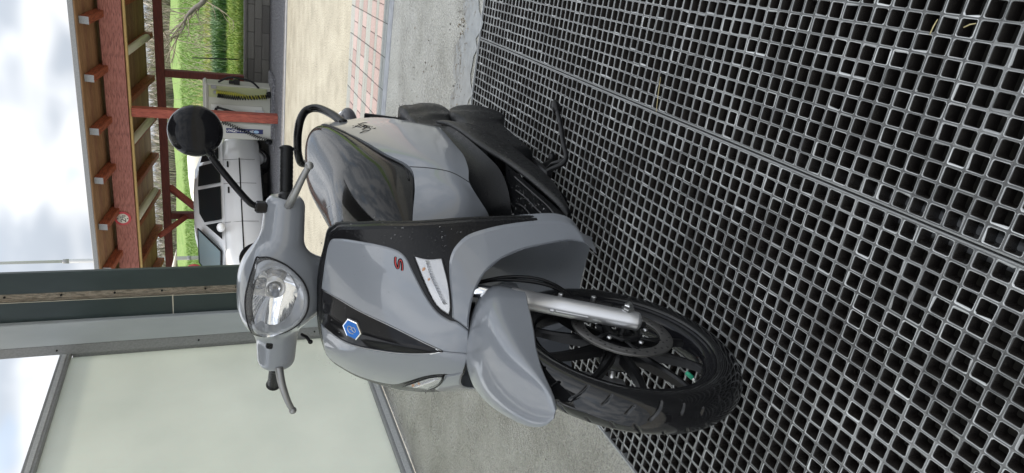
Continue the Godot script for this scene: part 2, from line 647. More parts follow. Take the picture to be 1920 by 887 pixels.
func front_end(t: Node3D, tr: Transform3D) -> void:
	# tyre, with grooves cut into a fine tread
	var R := 0.279
	var hw := 0.0435
	var prof := []   # (radius, lateral, tread share)
	for k in 47:
		var an := lerpf(-1.0, 1.0, k / 46.0)
		var a := an * 1.42
		prof.append(Vector3(R - 0.046 + 0.046 * cos(a) ** 0.9, sin(a) / sin(1.42) * hw, clampf((0.93 - absf(an)) * 14, 0, 1)))
	var left := [Vector3(.222, hw * .93, 0), Vector3(.2155, hw * .80, 0), Vector3(.2120, hw * .66, 0)]
	var full := []
	for p in [left[2], left[1], left[0]]:
		full.append(Vector3(p.x, -p.y, 0))
	full.append_array(prof)
	full.append_array(left)
	var segs := 860
	var g := G.new()
	var prow := []
	var pitch := TAU * R / 34.0
	for k in segs + 1:
		var th := TAU * k / segs
		var row := []
		for p in full:
			var r: float = p.x
			if p.z > 0:
				var side := signf(p.y) if p.y != 0 else 1.0
				var q := absf(p.y) / hw
				var s := th * R + (0.0 if side > 0 else pitch * 0.5)
				var which := fposmod(floor((s - q * 0.052 + q * q * 0.018) / pitch), 3.0)
				var ph := fposmod((s - q * 0.052 + q * q * 0.018) / pitch, 1.0)
				var lo: float = [0.16, 0.42, 0.30][int(which)]
				var hi: float = [0.86, 0.80, 0.62][int(which)]
				var cut := smoothstep(0.058, 0.030, absf(ph - 0.5) * pitch / 0.0517 * 0.9) * smoothstep(lo - .03, lo + .03, q) * smoothstep(hi + .03, hi - .03, q)
				r -= 0.0045 * cut * p.z
			row.append(Vector3(p.y, R + r * cos(th), r * sin(th)))
		prow.append(row)
	g.loft(prow, false, 1)
	var tyre := part("front_wheel", g, M.rubber, t)
	tyre.transform = tr
	tyre.set_meta("label", "wet black front tyre with diagonal tread grooves on a black alloy wheel")
	# rim
	var bl := Basis(Vector3(0, 1, 0), Vector3(1, 0, 0), Vector3(0, 0, -1))   # lathe axis along x
	var rg := G.new()
	rg.lathe(Vector3(0, R, 0), [Vector2(.2105, -.0345), Vector2(.2165, -.0355), Vector2(.2170, -.0335), Vector2(.2115, -.031), Vector2(.2010, -.029), Vector2(.1930, -.020), Vector2(.1900, -.012), Vector2(.1900, .012), Vector2(.1930, .020), Vector2(.2010, .029), Vector2(.2115, .031), Vector2(.2170, .0335), Vector2(.2165, .0355), Vector2(.2105, .0345), Vector2(.205, .02), Vector2(.203, 0), Vector2(.205, -.02), Vector2(.2105, -.0345)], 96, bl)
	part("rim", rg, M.gloss, tyre)
	for k in 10:
		var d := 3.0 + 36.0 * k
		var sg := G.new()
		var rws := []
		for q in 9:
			var f := q / 8.0
			var r := lerpf(.035, .194, f)
			var dd := d + (sin(f * PI) * 3.0)
			var w := lerpf(.012, .0062, f) + maxf(0, f - .85) * .03
			var h := lerpf(.015, .008, f)
			var c := polar(lerpf(.012, .004, f), r, dd)
			var tan := (polar(0, 1, dd + 1) - polar(0, 1, dd - 1)).normalized()
			rws.append([c + tan * w + Vector3(-h, 0, 0), c + tan * w + Vector3(h * .45, 0, 0), c + tan * w * .45 + Vector3(h, 0, 0), c - tan * w * .45 + Vector3(h, 0, 0), c - tan * w + Vector3(h * .45, 0, 0), c - tan * w + Vector3(-h, 0, 0)])
		sg.loft(rws, true, -1)
		part("spoke", sg, M.satin, tyre)
	var hg := G.new()
	hg.lathe(Vector3(0, R, 0), [Vector2(0, .048), Vector2(.012, .048), Vector2(.016, .045), Vector2(.024, .043), Vector2(.034, .038), Vector2(.045, .030), Vector2(.050, .018), Vector2(.052, 0), Vector2(.048, -.02), Vector2(.036, -.034), Vector2(0, -.034)], 40, bl)
	part("hub", hg, M.satin, tyre)
	# brake disc: ring with drilled holes, petal carrier
	var dg := G.new()
	var hole: Material = M.black
	dg.lathe(Vector3(0, R, 0), [Vector2(.086, .0500), Vector2(.086, .0545), Vector2(.0865, .0550), Vector2(.1145, .0550), Vector2(.115, .0545), Vector2(.115, .0505), Vector2(.1145, .0500), Vector2(.086, .0500)], 80, bl)
	var disc := part("brake_disc", dg, M.disc, tyre)
	disc.set_meta("label", "drilled front brake disc")
	var cg := G.new()
	for k in 6:
		var d := 20.0 + 60.0 * k
		cg.tube([polar(.050, .036, d - 14), polar(.051, .062, d - 6), polar(.052, .088, d)], [.007, .006, .008], 8, 0.45, Vector3.RIGHT)
	cg.lathe(Vector3(0, R, 0), [Vector2(.028, .047), Vector2(.028, .053), Vector2(.046, .053), Vector2(.046, .047), Vector2(.028, .047)], 40, bl)
	part("disc_carrier", cg, M.satin, tyre)
	var holes := G.new()
	for k in 40:
		var d := 9.0 * k
		var r := [.0935, .1005, .1075][k % 3] as float
		holes.lathe(polar(.0, r, d), [Vector2(0, .0553), Vector2(.0028, .0553), Vector2(.0030, .0545)], 10, bl)
	part("disc_hole", holes, hole, tyre)
	for k in 5:
		var bg := G.new()
		bg.lathe(polar(0, .060, 30.0 + 72 * k), [Vector2(0, .0575), Vector2(.0035, .0575), Vector2(.006, .056), Vector2(.006, .052)], 8, bl)
		part("disc_bolt", bg, M.steel, tyre)
	var vg := G.new()
	vg.tube([polar(.0, .186, 127), polar(.006, .174, 127)], [.0035], 10)
	part("valve", vg, M.steel, tyre)
	var vc := G.new()
	vc.tube([polar(.006, .175, 127), polar(.010, .166, 127), polar(.012, .160, 127)], [.0052, .0052, .0045], 10)
	part("valve_cap", vc, M.green_cap, tyre)
	# fork
	for side in [1.0, -1.0]:
		var fg := G.new()
		var lo := Vector3(.086 * side, .262, .022)
		var hi := Vector3(.086 * side, .502, -.113)
		var dir := (hi - lo).normalized()
		fg.tube([lo - dir * .004, lo, lo + dir * .02, lo + dir * .17, lo + dir * .235, lo + dir * .236, hi, hi + dir * .01], [.0195, .0210, .0212, .0216, .0216, .0228, .0228, .0215], 28)
		var leg := part("fork_leg", fg, M.alloy, t)
		leg.transform = tr
		leg.set_meta("label", "brushed alloy fork leg on the scooter's %s side" % ("left" if side > 0 else "right"))
		var ug := G.new()
		ug.tube([hi - dir * .01, hi + dir * .24], [.0155], 20)
		part("fork_tube", ug, M.chrome, leg)
		var ax := G.new()
		var a0 := Vector3(.04 * side, R, 0)
		ax.tube([a0, Vector3(.075 * side, R, .004), Vector3(.115 * side, R, .006)], [.0085, .0085, .0065], 14)
		ax.lathe(Vector3(0, R, .004) + Vector3(.107 * side, 0, 0), [Vector2(0, .017 * side), Vector2(.005, .017 * side), Vector2(.0055, .013 * side), Vector2(.010, .012 * side), Vector2(.0115, .010 * side), Vector2(.0115, .002 * side), Vector2(.0160, .002 * side), Vector2(.0165, -.002 * side), Vector2(0, -.002 * side)], 6, bl, -1)
		part("axle_nut", ax, M.steel, leg)
		if side > 0:
			var cal := G.new()
			cal.box(Vector3(.070, .372, -.098), Vector3(.042, .085, .050), .010, Basis(Vector3.RIGHT, deg_to_rad(-28)))
			cal.box(Vector3(.083, .330, -.080), Vector3(.018, .12, .022), .006, Basis(Vector3.RIGHT, deg_to_rad(-28)))
			part("brake_caliper", cal, M.satin, leg)
			for q in [Vector3(.103, .405, -.082), Vector3(.103, .330, -.062)]:
				var bt := G.new()
				bt.lathe(q, [Vector2(0, .007), Vector2(.005, .007), Vector2(.006, .005), Vector2(.006, -.012)], 8, bl, -1)
				part("caliper_bolt", bt, M.steel, leg)
			var hs := G.new()
			hs.tube(spline([Vector3(.085, .36, -.115), Vector3(.105, .41, -.135), Vector3(.105, .47, -.165), Vector3(.09, .53, -.20), Vector3(.06, .60, -.22)], 6), [.0045], 8)
			hs.tube(spline([Vector3(.060, .33, -.105), Vector3(.095, .37, -.125), Vector3(.115, .43, -.150), Vector3(.105, .50, -.185), Vector3(.07, .58, -.22)], 6), [.004], 8)
			part("brake_hose", hs, M.plastic, leg)
			var rib := G.new()
			rib.box(lo + dir * .155 + Vector3(-.004, .0, .0215), Vector3(.006, .075, .008), .002, Basis(Vector3.RIGHT, deg_to_rad(-29)))
			rib.box(lo + dir * .20 + Vector3(-.004, .0, .0225), Vector3(.006, .010, .012), .002, Basis(Vector3.RIGHT, deg_to_rad(-29)))
			part("fork_rib", rib, M.alloy, leg)
	# fender
	var fr := []
	var frb := []
	for k in 41:
		var th := lerpf(-52.0, 37.6, pow(k / 40.0, .9))
		var crown := herm(FK, [.322, .334, .342, .345, .345, .343, .340, .337], th, false)
		var skirt := herm(FK, [.286, .256, .241, .243, .256, .284, .316, .334], th, false)
		var w := herm(FK, [.072, .090, .108, .104, .088, .072, .066, .064], th, false)
		w *= sqrt(maxf(0.0, 1.0 - pow(maxf(0.0, (th - 13) / 24.8), 2.6)))
		skirt = minf(skirt, crown - .004)
		var row := []
		var rowb := []
		for j in 25:
			var u := lerpf(-1, 1, j / 24.0)
			var au := absf(u)
			# crown across, then down to the skirt
			var ll := w * (1.0 - pow(1.0 - minf(au * 1.35, 1.0), 1.7))
			var rr := crown - (crown - skirt) * pow(au, 2.6) - .010 * pow(au, 1.3) * smoothstep(30, -10, th)
			row.append(polar(ll * signf(u), rr, th))
			rowb.append(polar(ll * signf(u) * .95, rr - .004, th))
		fr.append(row)
		frb.append(rowb)
	var fg2 := G.new()
	fg2.loft(fr, false, 1)
	fg2.loft(frb, false, 2, true)
	fg2.loft([fr[0], frb[0]], false, 3)
	fg2.loft([fr[-1], frb[-1]], false, 3)
	var ea := []
	var eb := []
	var ec := []
	var ed := []
	for k in fr.size():
		ea.append(fr[k][0]); eb.append(frb[k][0])
		ec.append(fr[k][-1]); ed.append(frb[k][-1])
	fg2.loft([ea, eb], false, 4)
	fg2.loft([ec, ed], false, 4)
	var fen := part("front_fender", fg2, M.grey, t)
	fen.transform = tr
	fen.set_meta("label", "glossy grey front fender ending in a rounded point")
	var st := G.new()
	st.tube([Vector3(0, .50, -.14), Vector3(0, .62, -.20), Vector3(0, .86, -.33)], [.05, .04, .03], 16)
	var stem := part("steering_stem", st, M.plastic, t)
	stem.transform = tr

# ---------------------------------------------------------------- handlebar: local x = left, y up, z forward, origin where the bar crosses the steering head
static func head_solid(p: Vector3) -> float:
	# nacelle: rounded, wider at the top than at the bottom
	var q := p - Vector3(0, .056, -.052)
	var wx := .106 + .30 * clampf(q.y, -.08, .05) * .55
	var k := Vector3(q.x / wx, q.y / .084, q.z / .098)
	var e := pow(pow(absf(k.x), 2.5) + pow(absf(k.y), 2.5) + pow(absf(k.z), 2.3), 0.4)
	var d := (e - 1.0) * .085
	for s in [1.0, -1.0]:
		var a := Vector3(.06 * s, .046, -.050)
		var b := Vector3(.200 * s, .040, -.072)
		var r := p - a
		var ab := b - a
		var t := clampf(r.dot(ab) / ab.length_squared(), 0, 1)
		r = r - ab * t
		var rad := lerpf(.050, .043, t)
		d = HBsmin(d, Vector2(r.y * .95, Vector2(r.x, r.z).length() * 1.18).length() - rad, .035)
	d = HBsmin(d, sd_capsule(p, Vector3(0, .0, -.065), Vector3(0, -.075, -.085), .080, .062), .05)
	d = maxf(d, absf(p.x) - .226)
	return d

static func HBsmin(a: float, b: float, k: float) -> float:
	return smin(a, b, k)

static func head_cut(p: Vector3) -> float:
	var q := p - Vector3(.0, .058, .055)
	var pocket := (Vector3(q.x / (.086 + .25 * clampf(q.y, -.06, .02)), q.y / .062, q.z / .115).length() - 1.0) * .06
	return maxf(head_solid(p), -pocket)

var front_cache := {}
func head_front(l: float, y: float) -> Vector3:
	var key := Vector2i(roundi(l * 20000), roundi(y * 20000))
	if front_cache.has(key):
		return front_cache[key]
	var z := .12
	for i in 40:
		var d := head_solid(Vector3(l, y, z))
		if d < .0003:
			break
		z -= maxf(d * .6, .0003)
		if z < -.12:
			break
	var o := Vector3(l, y, z)
	front_cache[key] = o
	return o

func handlebar(t: Node3D, tr: Transform3D) -> void:
	var cover := part("handlebar_cover", nets(Vector3(-.245, -.155, -.175), Vector3(.245, .155, .075), .0048, head_cut), M.grey, t)
	cover.transform = tr
	cover.set_meta("label", "grey handlebar cover with the headlight set into it")
	var inw := Vector3(0, 0, -1)
	# headlight
	var outline := smooth([Vector2(-.093, .104), Vector2(-.098, .096), Vector2(-.100, .074), Vector2(-.086, .038), Vector2(-.060, .008), Vector2(-.030, -.008), Vector2(0, -.012), Vector2(.030, -.008), Vector2(.060, .008), Vector2(.086, .038), Vector2(.100, .074), Vector2(.098, .096), Vector2(.093, .104), Vector2(.050, .118), Vector2(0, .124), Vector2(-.050, .118)], 4)
	var ring := G.new()
	var hole := PackedVector2Array()
	var ra := []
	var rb := []
	var rc := []
	# black surround between the outline and the reflector
	for k in 49:
		var an := TAU * k / 48
		var dir := Vector2(cos(an), sin(an))
		var far := 0.2
		for i in outline.size():
			var hit: Variant = Geometry2D.segment_intersects_segment(Vector2(0, .05), Vector2(0, .05) + dir * .3, outline[i], outline[(i + 1) % outline.size()])
			if hit != null:
				far = (hit - Vector2(0, .05)).length()
		var p := Vector2(0, .05) + dir * far
		var kk := lerpf(.965, .80, smoothstep(.05, .9, sin(an)))
		var q := Vector2(0, .05) + dir * far * kk
		if k < 48:
			hole.append(q)
		ra.append(head_front(p.x, p.y) + Vector3(0, 0, .0015))
		var mid := p.lerp(q, .5)
		rb.append(head_front(mid.x, mid.y) + Vector3(0, 0, .0008))
		rc.append(Vector3(q.x, q.y, head_front(q.x, q.y).z - .014))
	ring.loft([ra, rb, rc], false, 1)
	var lamp := part("headlight", ring, M.gloss, t)
	lamp.transform = tr
	lamp.set_meta("label", "clear headlight with a chrome reflector and a black surround")
	# faceted chrome bowl
	var rows := []
	for i in 9:
		var f := i / 8.0
		var row := []
		for k in 96:
			var an := TAU * k / 96
			var c := hole[(k / 2) % 48].lerp(hole[(k / 2 + 1) % 48], (k % 2) * .5) - Vector2(0, .05)
			var flute := .0010 * sin(c.x * 520.0) * f * smoothstep(.0, .5, sin(an)) + .0012 * sin(c.x * 95.0 + 1.0) * f * f
			row.append(Vector3(c.x * f * .99 + .004 * (1 - f), .05 + c.y * f * .99 + .006 * (1 - f), -.050 + .068 * f * f + flute))
		rows.append(row)
	var bowl := G.new()
	bowl.loft(rows, true, 1)
	part("reflector", bowl, M.chrome, lamp)
	var fa := Basis(Vector3(1, 0, 0), Vector3(0, 0, 1), Vector3(0, -1, 0))
	var bk := G.new()
	bk.lathe(Vector3(.004, .056, -.050), [Vector2(.024, .0), Vector2(.024, .010), Vector2(.020, .012), Vector2(.018, .006), Vector2(.013, .006), Vector2(.013, .0)], 28, fa)
	part("bulb_collar", bk, M.steel, lamp)
	var bb := G.new()
	bb.lathe(Vector3(.004, .056, -.050), [Vector2(.008, .0), Vector2(.008, .034), Vector2(.0075, .036)], 20, fa)
	part("bulb", bb, M.silver, lamp)
	var bt := G.new()
	bt.lathe(Vector3(.004, .056, -.050), [Vector2(.0085, .026), Vector2(.0088, .040), Vector2(.006, .045), Vector2(0, .046)], 20, fa)
	part("bulb_cap", bt, M.bulb_grey, lamp)
	part("headlight_glass", shell(outline, head_front, inw, .010, .004, .0015, .003), M.clear, lamp)
	var gk := G.new()
	var gl := []
	for k in outline.size() + 1:
		var p: Vector2 = outline[k % outline.size()]
		gl.append(head_front(p.x, p.y) + Vector3(0, 0, .001))
	gk.tube(gl, [.0022], 6, 1.0, Vector3.FORWARD, false)
	part("headlight_rim", gk, M.gloss, lamp)
	# grips, levers, mirror, switches
	for s in [1.0, -1.0]:
		var which := "left" if s > 0 else "right"
		var g := G.new()
		var ga := Vector3(.205 * s, .038, -.075)
		var gb := Vector3(.322 * s, .036, -.140)
		var gd := (gb - ga).normalized()
		var pr := []
		var rr := []
		for k in 25:
			pr.append(ga.lerp(gb, k / 24.0))
			rr.append(.0150 + (.0008 if k % 2 == 0 and k > 3 else 0.0) + (.003 if k == 2 or k >= 24 else 0.0))
		g.tube(pr, rr, 18)
		var grip := part("grip", g, M.plastic, t)
		grip.transform = tr
		grip.set_meta("label", "black rubber grip on the scooter's %s side" % which)
		var lv := G.new()
		var lp := spline([Vector3(.212 * s, .036, -.040), Vector3(.235 * s, .032, -.020), Vector3(.262 * s, .024, -.010), Vector3(.290 * s, .014, -.007), Vector3(.312 * s, .004, -.008)], 5)
		var lr := []
		for k in lp.size():
			lr.append(lerpf(.0082, .0058, k / float(lp.size() - 1)))
		lv.tube(lp, lr, 12, 1.25, Vector3.UP)
		var lever := part("brake_lever", lv, M.lever, t)
		lever.transform = tr
		lever.set_meta("label", "grey metal brake lever with a ball end, scooter's %s side" % which)
		var lb := G.new()
		lb.ball(Vector3(.318 * s, .001, -.008), Vector3(.0095, .0095, .0095), 18, 12)
		part("lever_ball", lb, M.lever, lever)
		var rs := G.new()
		rs.tube([Vector3(.214 * s, .040, -.062), Vector3(.232 * s, .040, -.066)], [.019, .017], 14)
		part("switch_housing", rs, M.plastic, grip)
	var slot := smooth([Vector2(-.150, .068), Vector2(-.150, .058), Vector2(-.146, .0555), Vector2(-.136, .0555), Vector2(-.132, .058), Vector2(-.132, .068), Vector2(-.136, .0705), Vector2(-.146, .0705)], 3)
	part("cover_slot", shell(slot, head_front, inw, .006, .003, .0008, .0012), M.gloss, cover)
	var hk := G.new()
	hk.tube([Vector3(-.118, -.012, -.035), Vector3(-.118, -.022, -.020), Vector3(-.125, -.028, -.012)], [.004], 8)
	hk.ball(Vector3(-.126, -.030, -.010), Vector3(.006, .006, .006), 10, 6)
	part("cable_clip", hk, M.plastic, cover)
	# mirror, its black back towards the camera
	var mm := G.new()
	var mc := Vector3(.366, .229, -.055)
	mm.tube([Vector3(.196, .078, -.070), Vector3(.201, .096, -.068)], [.0135, .0115], 14)
	mm.tube(spline([Vector3(.201, .094, -.068), Vector3(.203, .108, -.066), Vector3(.214, .122, -.064), Vector3(.250, .152, -.062), Vector3(.300, .190, -.060), Vector3(.330, .208, -.060)], 6), [.0074], 12)
	mm.box(Vector3(.199, .092, -.066), Vector3(.024, .030, .028), .005)
	var mir := part("mirror_stem", mm, M.gloss, t)
	mir.transform = tr
	mir.set_meta("label", "round black mirror on a stem, its back towards the camera")
	var face := Basis(Vector3.UP, deg_to_rad(8)) * Basis(Vector3.RIGHT, deg_to_rad(6)) * fa
	var hd := G.new()
	hd.lathe(mc, [Vector2(0, .020), Vector2(.012, .0195), Vector2(.026, .0175), Vector2(.040, .0125), Vector2(.049, .006), Vector2(.0535, -.003), Vector2(.0545, -.010), Vector2(.0535, -.012), Vector2(.050, -.010)], 48, face)
	hd.tube([Vector3(.318, .200, -.058), Vector3(.338, .213, -.048), Vector3(.352, .221, -.042)], [.010, .011, .004], 12)
	part("mirror_shell", hd, M.gloss, mir)
	var mg := G.new()
	mg.lathe(mc, [Vector2(.0505, -.010), Vector2(0, -.0085)], 48, face)
	part("mirror_glass", mg, M.mirror, mir)

# ---------------------------------------------------------------- seat, body, floor, engine
func side_rails(rails: Array, sub := 5) -> Array:
	# every rail: points from the nose (x = 0) along the left side to the tail (x = 0); mirrored to a full ring
	var out := []
	for r in rails:
		var half := spline(r, sub)
		var ring := []
		for p in half:
			ring.append(p)
		for k in range(half.size() - 2, 0, -1):
			ring.append(Vector3(-half[k].x, half[k].y, half[k].z))
		out.append(ring)
	return out

func rear_body(t: Node3D) -> void:
	var top := [Vector3(0, .612, -.572), Vector3(.05, .609, -.577), Vector3(.10, .600, -.612), Vector3(.145, .578, -.690), Vector3(.168, .572, -.775), Vector3(.176, .622, -.860), Vector3(.176, .655, -.950), Vector3(.168, .684, -1.05), Vector3(.150, .722, -1.18), Vector3(.126, .738, -1.29), Vector3(.092, .725, -1.42), Vector3(.05, .708, -1.52), Vector3(0, .700, -1.555)]
	var bot := [Vector3(0, .352, -.622), Vector3(.05, .358, -.620), Vector3(.090, .378, -.612), Vector3(.125, .402, -.632), Vector3(.158, .420, -.672), Vector3(.176, .404, -.735), Vector3(.183, .388, -.83), Vector3(.184, .386, -.94), Vector3(.178, .378, -1.08), Vector3(.166, .378, -1.17), Vector3(.145, .46, -1.28), Vector3(.09, .545, -1.46), Vector3(0, .575, -1.56)]
	var m1 := []
	var m2 := []
	for k in top.size():
		var bulge := Vector3(.014 if k > 2 and k < 11 else .0, 0, .022 if k < 4 else (-.02 if k > 11 else 0.0))
		m1.append((top[k] as Vector3).lerp(bot[k], .35) + bulge * .9)
		m2.append((top[k] as Vector3).lerp(bot[k], .70) + bulge * 1.15)
	var rr := side_rails([top, m1, m2, bot], 6)
	# split: nose cover and two side panels
	var n: int = rr[0].size()
	var fine := []
	for i in rr.size() - 1:
		for q in 5:
			var row := []
			for k in n:
				var p0: Vector3 = rr[maxi(i - 1, 0)][k]
				var p3: Vector3 = rr[mini(i + 2, rr.size() - 1)][k]
				row.append((rr[i][k] as Vector3).cubic_interpolate(rr[i + 1][k], p0, p3, q / 5.0))
			fine.append(row)
	fine.append(rr[-1])
	var half := (n + 2) / 2
	var cut := 24
	for s in 3:
		var g := G.new()
		var rows := []
		for r in fine:
			var row := []
			if s == 0:
				for k in range(-cut, cut + 1):
					row.append(r[(k + n) % n])
			elif s == 1:
				for k in range(cut, half):
					row.append(r[k])
			else:
				for k in range(half - 1, n - cut + 1):
					row.append(r[k % n])
			rows.append(row)
		g.loft(rows, false, 1)
		# turned-in edges
		var low := []
		var upr := []
		var sidea := []
		var sideb := []
		for p in rows[-1]:
			low.append(Vector3(p.x * .93, p.y + .004, p.z))
		for p in rows[0]:
			upr.append(Vector3(p.x * .90, p.y - .002, p.z))
		for r in rows:
			sidea.append(Vector3(r[0].x * .95, r[0].y, r[0].z))
			sideb.append(Vector3(r[-1].x * .95, r[-1].y, r[-1].z))
		g.loft([rows[-1], low], false, 2)
		g.loft([upr, rows[0]], false, 3)
		var o := part(["underseat_cover", "side_panel", "side_panel"][s], g, M.grey, t)
		o.set_meta("label", ["grey cover under the nose of the seat", "grey side panel with black script lettering, scooter's left side", "grey side panel, scooter's right side"][s])
	# dark seam between cover and panels
	for s in [1.0, -1.0]:
		var g := G.new()
		var ln := []
		for r in fine:
			var p: Vector3 = r[cut]
			ln.append(Vector3((p.x + .0004) * s, p.y, p.z))
		g.tube(ln, [.0013], 6)
		part("panel_seam", g, M.black, t)
	# script on the left panel
	var script := G.new()
	var strokes := [
		[[661.8, 237.2], [664.5, 234], [668, 231.4], [672, 229.8], [677, 229.8]], [[666, 233.2], [669.5, 234.6], [674.5, 235.2], [676, 235.4]],
		[[665.6, 242.2], [668.4, 239.4], [671, 237.2], [672.8, 234.6]], [[666.6, 238.4], [669.4, 239.2]], [[671.2, 239.9], [674.4, 240.6], [677.8, 238.4], [680.8, 236.9]],
		[[678.4, 242.9], [680.6, 240.2], [684.4, 238.6], [684.8, 241.4], [681, 242.9], [678.4, 242.9]], [[682, 247.9], [685, 244.6], [687.6, 242.2]], [[684.4, 240.2], [688, 240.8], [692.2, 241.4]],
		[[686.6, 248.6], [690, 245.4], [693.6, 243.6], [696.4, 243.4]], [[690, 242.2], [693, 244.8], [697, 247.2]], [[687.4, 253.8], [692, 252.2], [696.6, 250.4], [699.4, 247.4], [704.4, 247]]]
	for stz in strokes:
		var pts := []
		for q in stz:
			# pixel of the lettering as drawn on the panel: along the panel and up it
			var y: float = .665 - .00125 * (q[0] - 661.8) + .0031 * (q[1] - 237.0) - .0009 * (q[0] - 661.8)
			var z: float = -1.175 + .00045 * (q[0] - 661.8) + .0056 * (q[1] - 237.0)
			pts.append(Vector3(panel_side(fine, y, z) + .0006, y, z))
		script.tube(spline(pts, 4), [.0021], 6, .4, Vector3.RIGHT)
	part("script_lettering", script, M.gloss, t)
	# seat
	var sx := [-.562, -.580, -.615, -.665, -.73, -.80, -.87, -.96, -1.05, -1.14, -1.22, -1.285, -1.325, -1.340]
	var sh := [.628, .668, .708, .742, .768, .782, .788, .792, .798, .805, .810, .808, .796, .768]
	var sw := [.035, .062, .090, .118, .144, .160, .167, .169, .166, .158, .146, .126, .095, .05]
	var sl := [.605, .604, .598, .588, .572, .572, .618, .652, .678, .706, .726, .738, .740, .742]
	var rows := []
	for k in sx.size() - 1:
		for q in 4:
			var f := q / 4.0
			var v := []
			for arr in [sx, sh, sw, sl]:
				v.append(cubic_interpolate(arr[k], arr[k + 1], arr[maxi(k - 1, 0)], arr[mini(k + 2, sx.size() - 1)], f))
			rows.append(seat_row(v[0], v[1], v[2], v[3]))
	rows.append(seat_row(sx[-1], sh[-1], sw[-1], sl[-1]))
	var sg := G.new()
	sg.loft(rows, false, 1)
	sg.fan(rows[0], 2, true)
	sg.fan(rows[-1], 2)
	part("seat", sg, M.seat, t).set_meta("label", "wet black seat")
	var piping := G.new()
	for s in [1.0, -1.0]:
		var pl := []
		for k in range(4, sx.size() - 1):
			pl.append(Vector3((sw[k] + .001) * s, sl[k] + .012, sx[k]))
		piping.tube(spline(pl, 4), [.0025], 6)
	part("seat_seam", piping, M.plastic, t)
	# grab rail
	var gr := G.new()
	var gp := spline([Vector3(.128, .672, -1.30), Vector3(.130, .700, -1.40), Vector3(.124, .738, -1.49), Vector3(.108, .775, -1.51), Vector3(.085, .800, -1.475), Vector3(.04, .812, -1.455), Vector3(0, .814, -1.45), Vector3(-.04, .812, -1.455), Vector3(-.085, .800, -1.475), Vector3(-.108, .775, -1.51), Vector3(-.124, .738, -1.49), Vector3(-.130, .700, -1.40), Vector3(-.128, .672, -1.30)], 5)
	gr.tube(gp, [.0150], 14, 1.0)
	part("grab_rail", gr, M.satin_plastic, t).set_meta("label", "black grab rail round the tail")
	# tail light
	var tg := G.new()
	tg.ball(Vector3(0, .612, -1.560), Vector3(.108, .046, .055), 28, 14)
	var tl := part("tail_light", tg, M.tail_lens, t)
	var tc := G.new()
	tc.tube(spline([Vector3(.093, .622, -1.548), Vector3(.075, .640, -1.585), Vector3(0, .648, -1.605), Vector3(-.075, .640, -1.585), Vector3(-.093, .622, -1.548)], 6), [.004], 8)
	part("tail_light_trim", tc, M.chrome, tl)
	# black lower body between panels and floor
	var b0 := []
	for p in bot:
		b0.append(Vector3(p.x * .965, p.y + .012, p.z - (.010 if p.z > -.64 else 0.0)))
	var b1 := [Vector3(0, .33, -.640), Vector3(.05, .335, -.638), Vector3(.088, .345, -.640), Vector3(.120, .360, -.670), Vector3(.148, .372, -.715), Vector3(.165, .365, -.770), Vector3(.178, .360, -.85), Vector3(.182, .362, -.94), Vector3(.178, .362, -1.08), Vector3(.164, .366, -1.17), Vector3(.14, .44, -1.27), Vector3(.086, .53, -1.45), Vector3(0, .565, -1.55)]
	var b2 := [Vector3(0, .297, -.600), Vector3(.055, .297, -.604), Vector3(.105, .300, -.625), Vector3(.150, .304, -.662), Vector3(.182, .312, -.715), Vector3(.198, .328, -.78), Vector3(.203, .338, -.86), Vector3(.203, .345, -.95), Vector3(.194, .352, -1.08), Vector3(.172, .360, -1.18), Vector3(.13, .42, -1.27), Vector3(.08, .51, -1.44), Vector3(0, .55, -1.54)]
	var g2 := G.new()
	g2.loft(side_rails([b0, b1, b2], 5), true, 1)
	part("lower_body", g2, M.plastic, t).set_meta("label", "black plastic body under the grey panels")
	# floorboard: rim and skirt
	var f0 := [Vector3(.200, .298, -.303), Vector3(.214, .298, -.306), Vector3(.224, .300, -.345), Vector3(.223, .300, -.42), Vector3(.220, .301, -.52), Vector3(.214, .303, -.62), Vector3(.209, .310, -.71), Vector3(.207, .326, -.79), Vector3(.207, .340, -.88), Vector3(.204, .350, -.99), Vector3(.192, .358, -1.10), Vector3(.168, .366, -1.19)]
	var f1 := []
	var f2 := []
	var f3 := []
	var f4 := []
	for k in f0.size():
		var p: Vector3 = f0[k]
		var bottom: float = [.285, .282, .262, .235, .210, .190, .184, .183, .186, .200, .225, .262][k]
		f1.append(Vector3(p.x + .010, p.y + .004, p.z))
		f2.append(Vector3(p.x + .014, p.y - .014, p.z))
		f3.append(Vector3(p.x + .008, lerpf(p.y, bottom, .6), p.z))
		f4.append(Vector3(p.x - .022 * minf(k / 3.0, 1.0), bottom, p.z))
	for s in [1.0, -1.0]:
		var g := G.new()
		var rws := []
		for r in [f0, f1, f2, f3, f4]:
			var row := []
			for p in spline(r, 5):
				row.append(Vector3(p.x * s, p.y, p.z))
			rws.append(row)
		g.loft(rws, false, 1)
		var sk := part("floor_skirt", g, M.plastic, t)
		sk.set_meta("label", "black skirt below the floorboard, scooter's %s side" % ("left" if s > 0 else "right"))
	var fl := G.new()
	var fr := []
	for k in 12:
		var f := k / 11.0
		var w := lerpf(.222, .205, f)
		var row := []
		for j in 17:
			var u := lerpf(-1, 1, j / 16.0)
			var z := lerpf(-.350 + .040 * smoothstep(.90, .97, absf(u)), -.70, f)
			row.append(Vector3(u * w, .292 + .010 * pow(absf(u), 6) + maxf(0, .30 + z) * .5, z))
		fr.append(row)
	fl.loft(fr, false, 1)
	var flo := part("floorboard", fl, M.plastic, t)
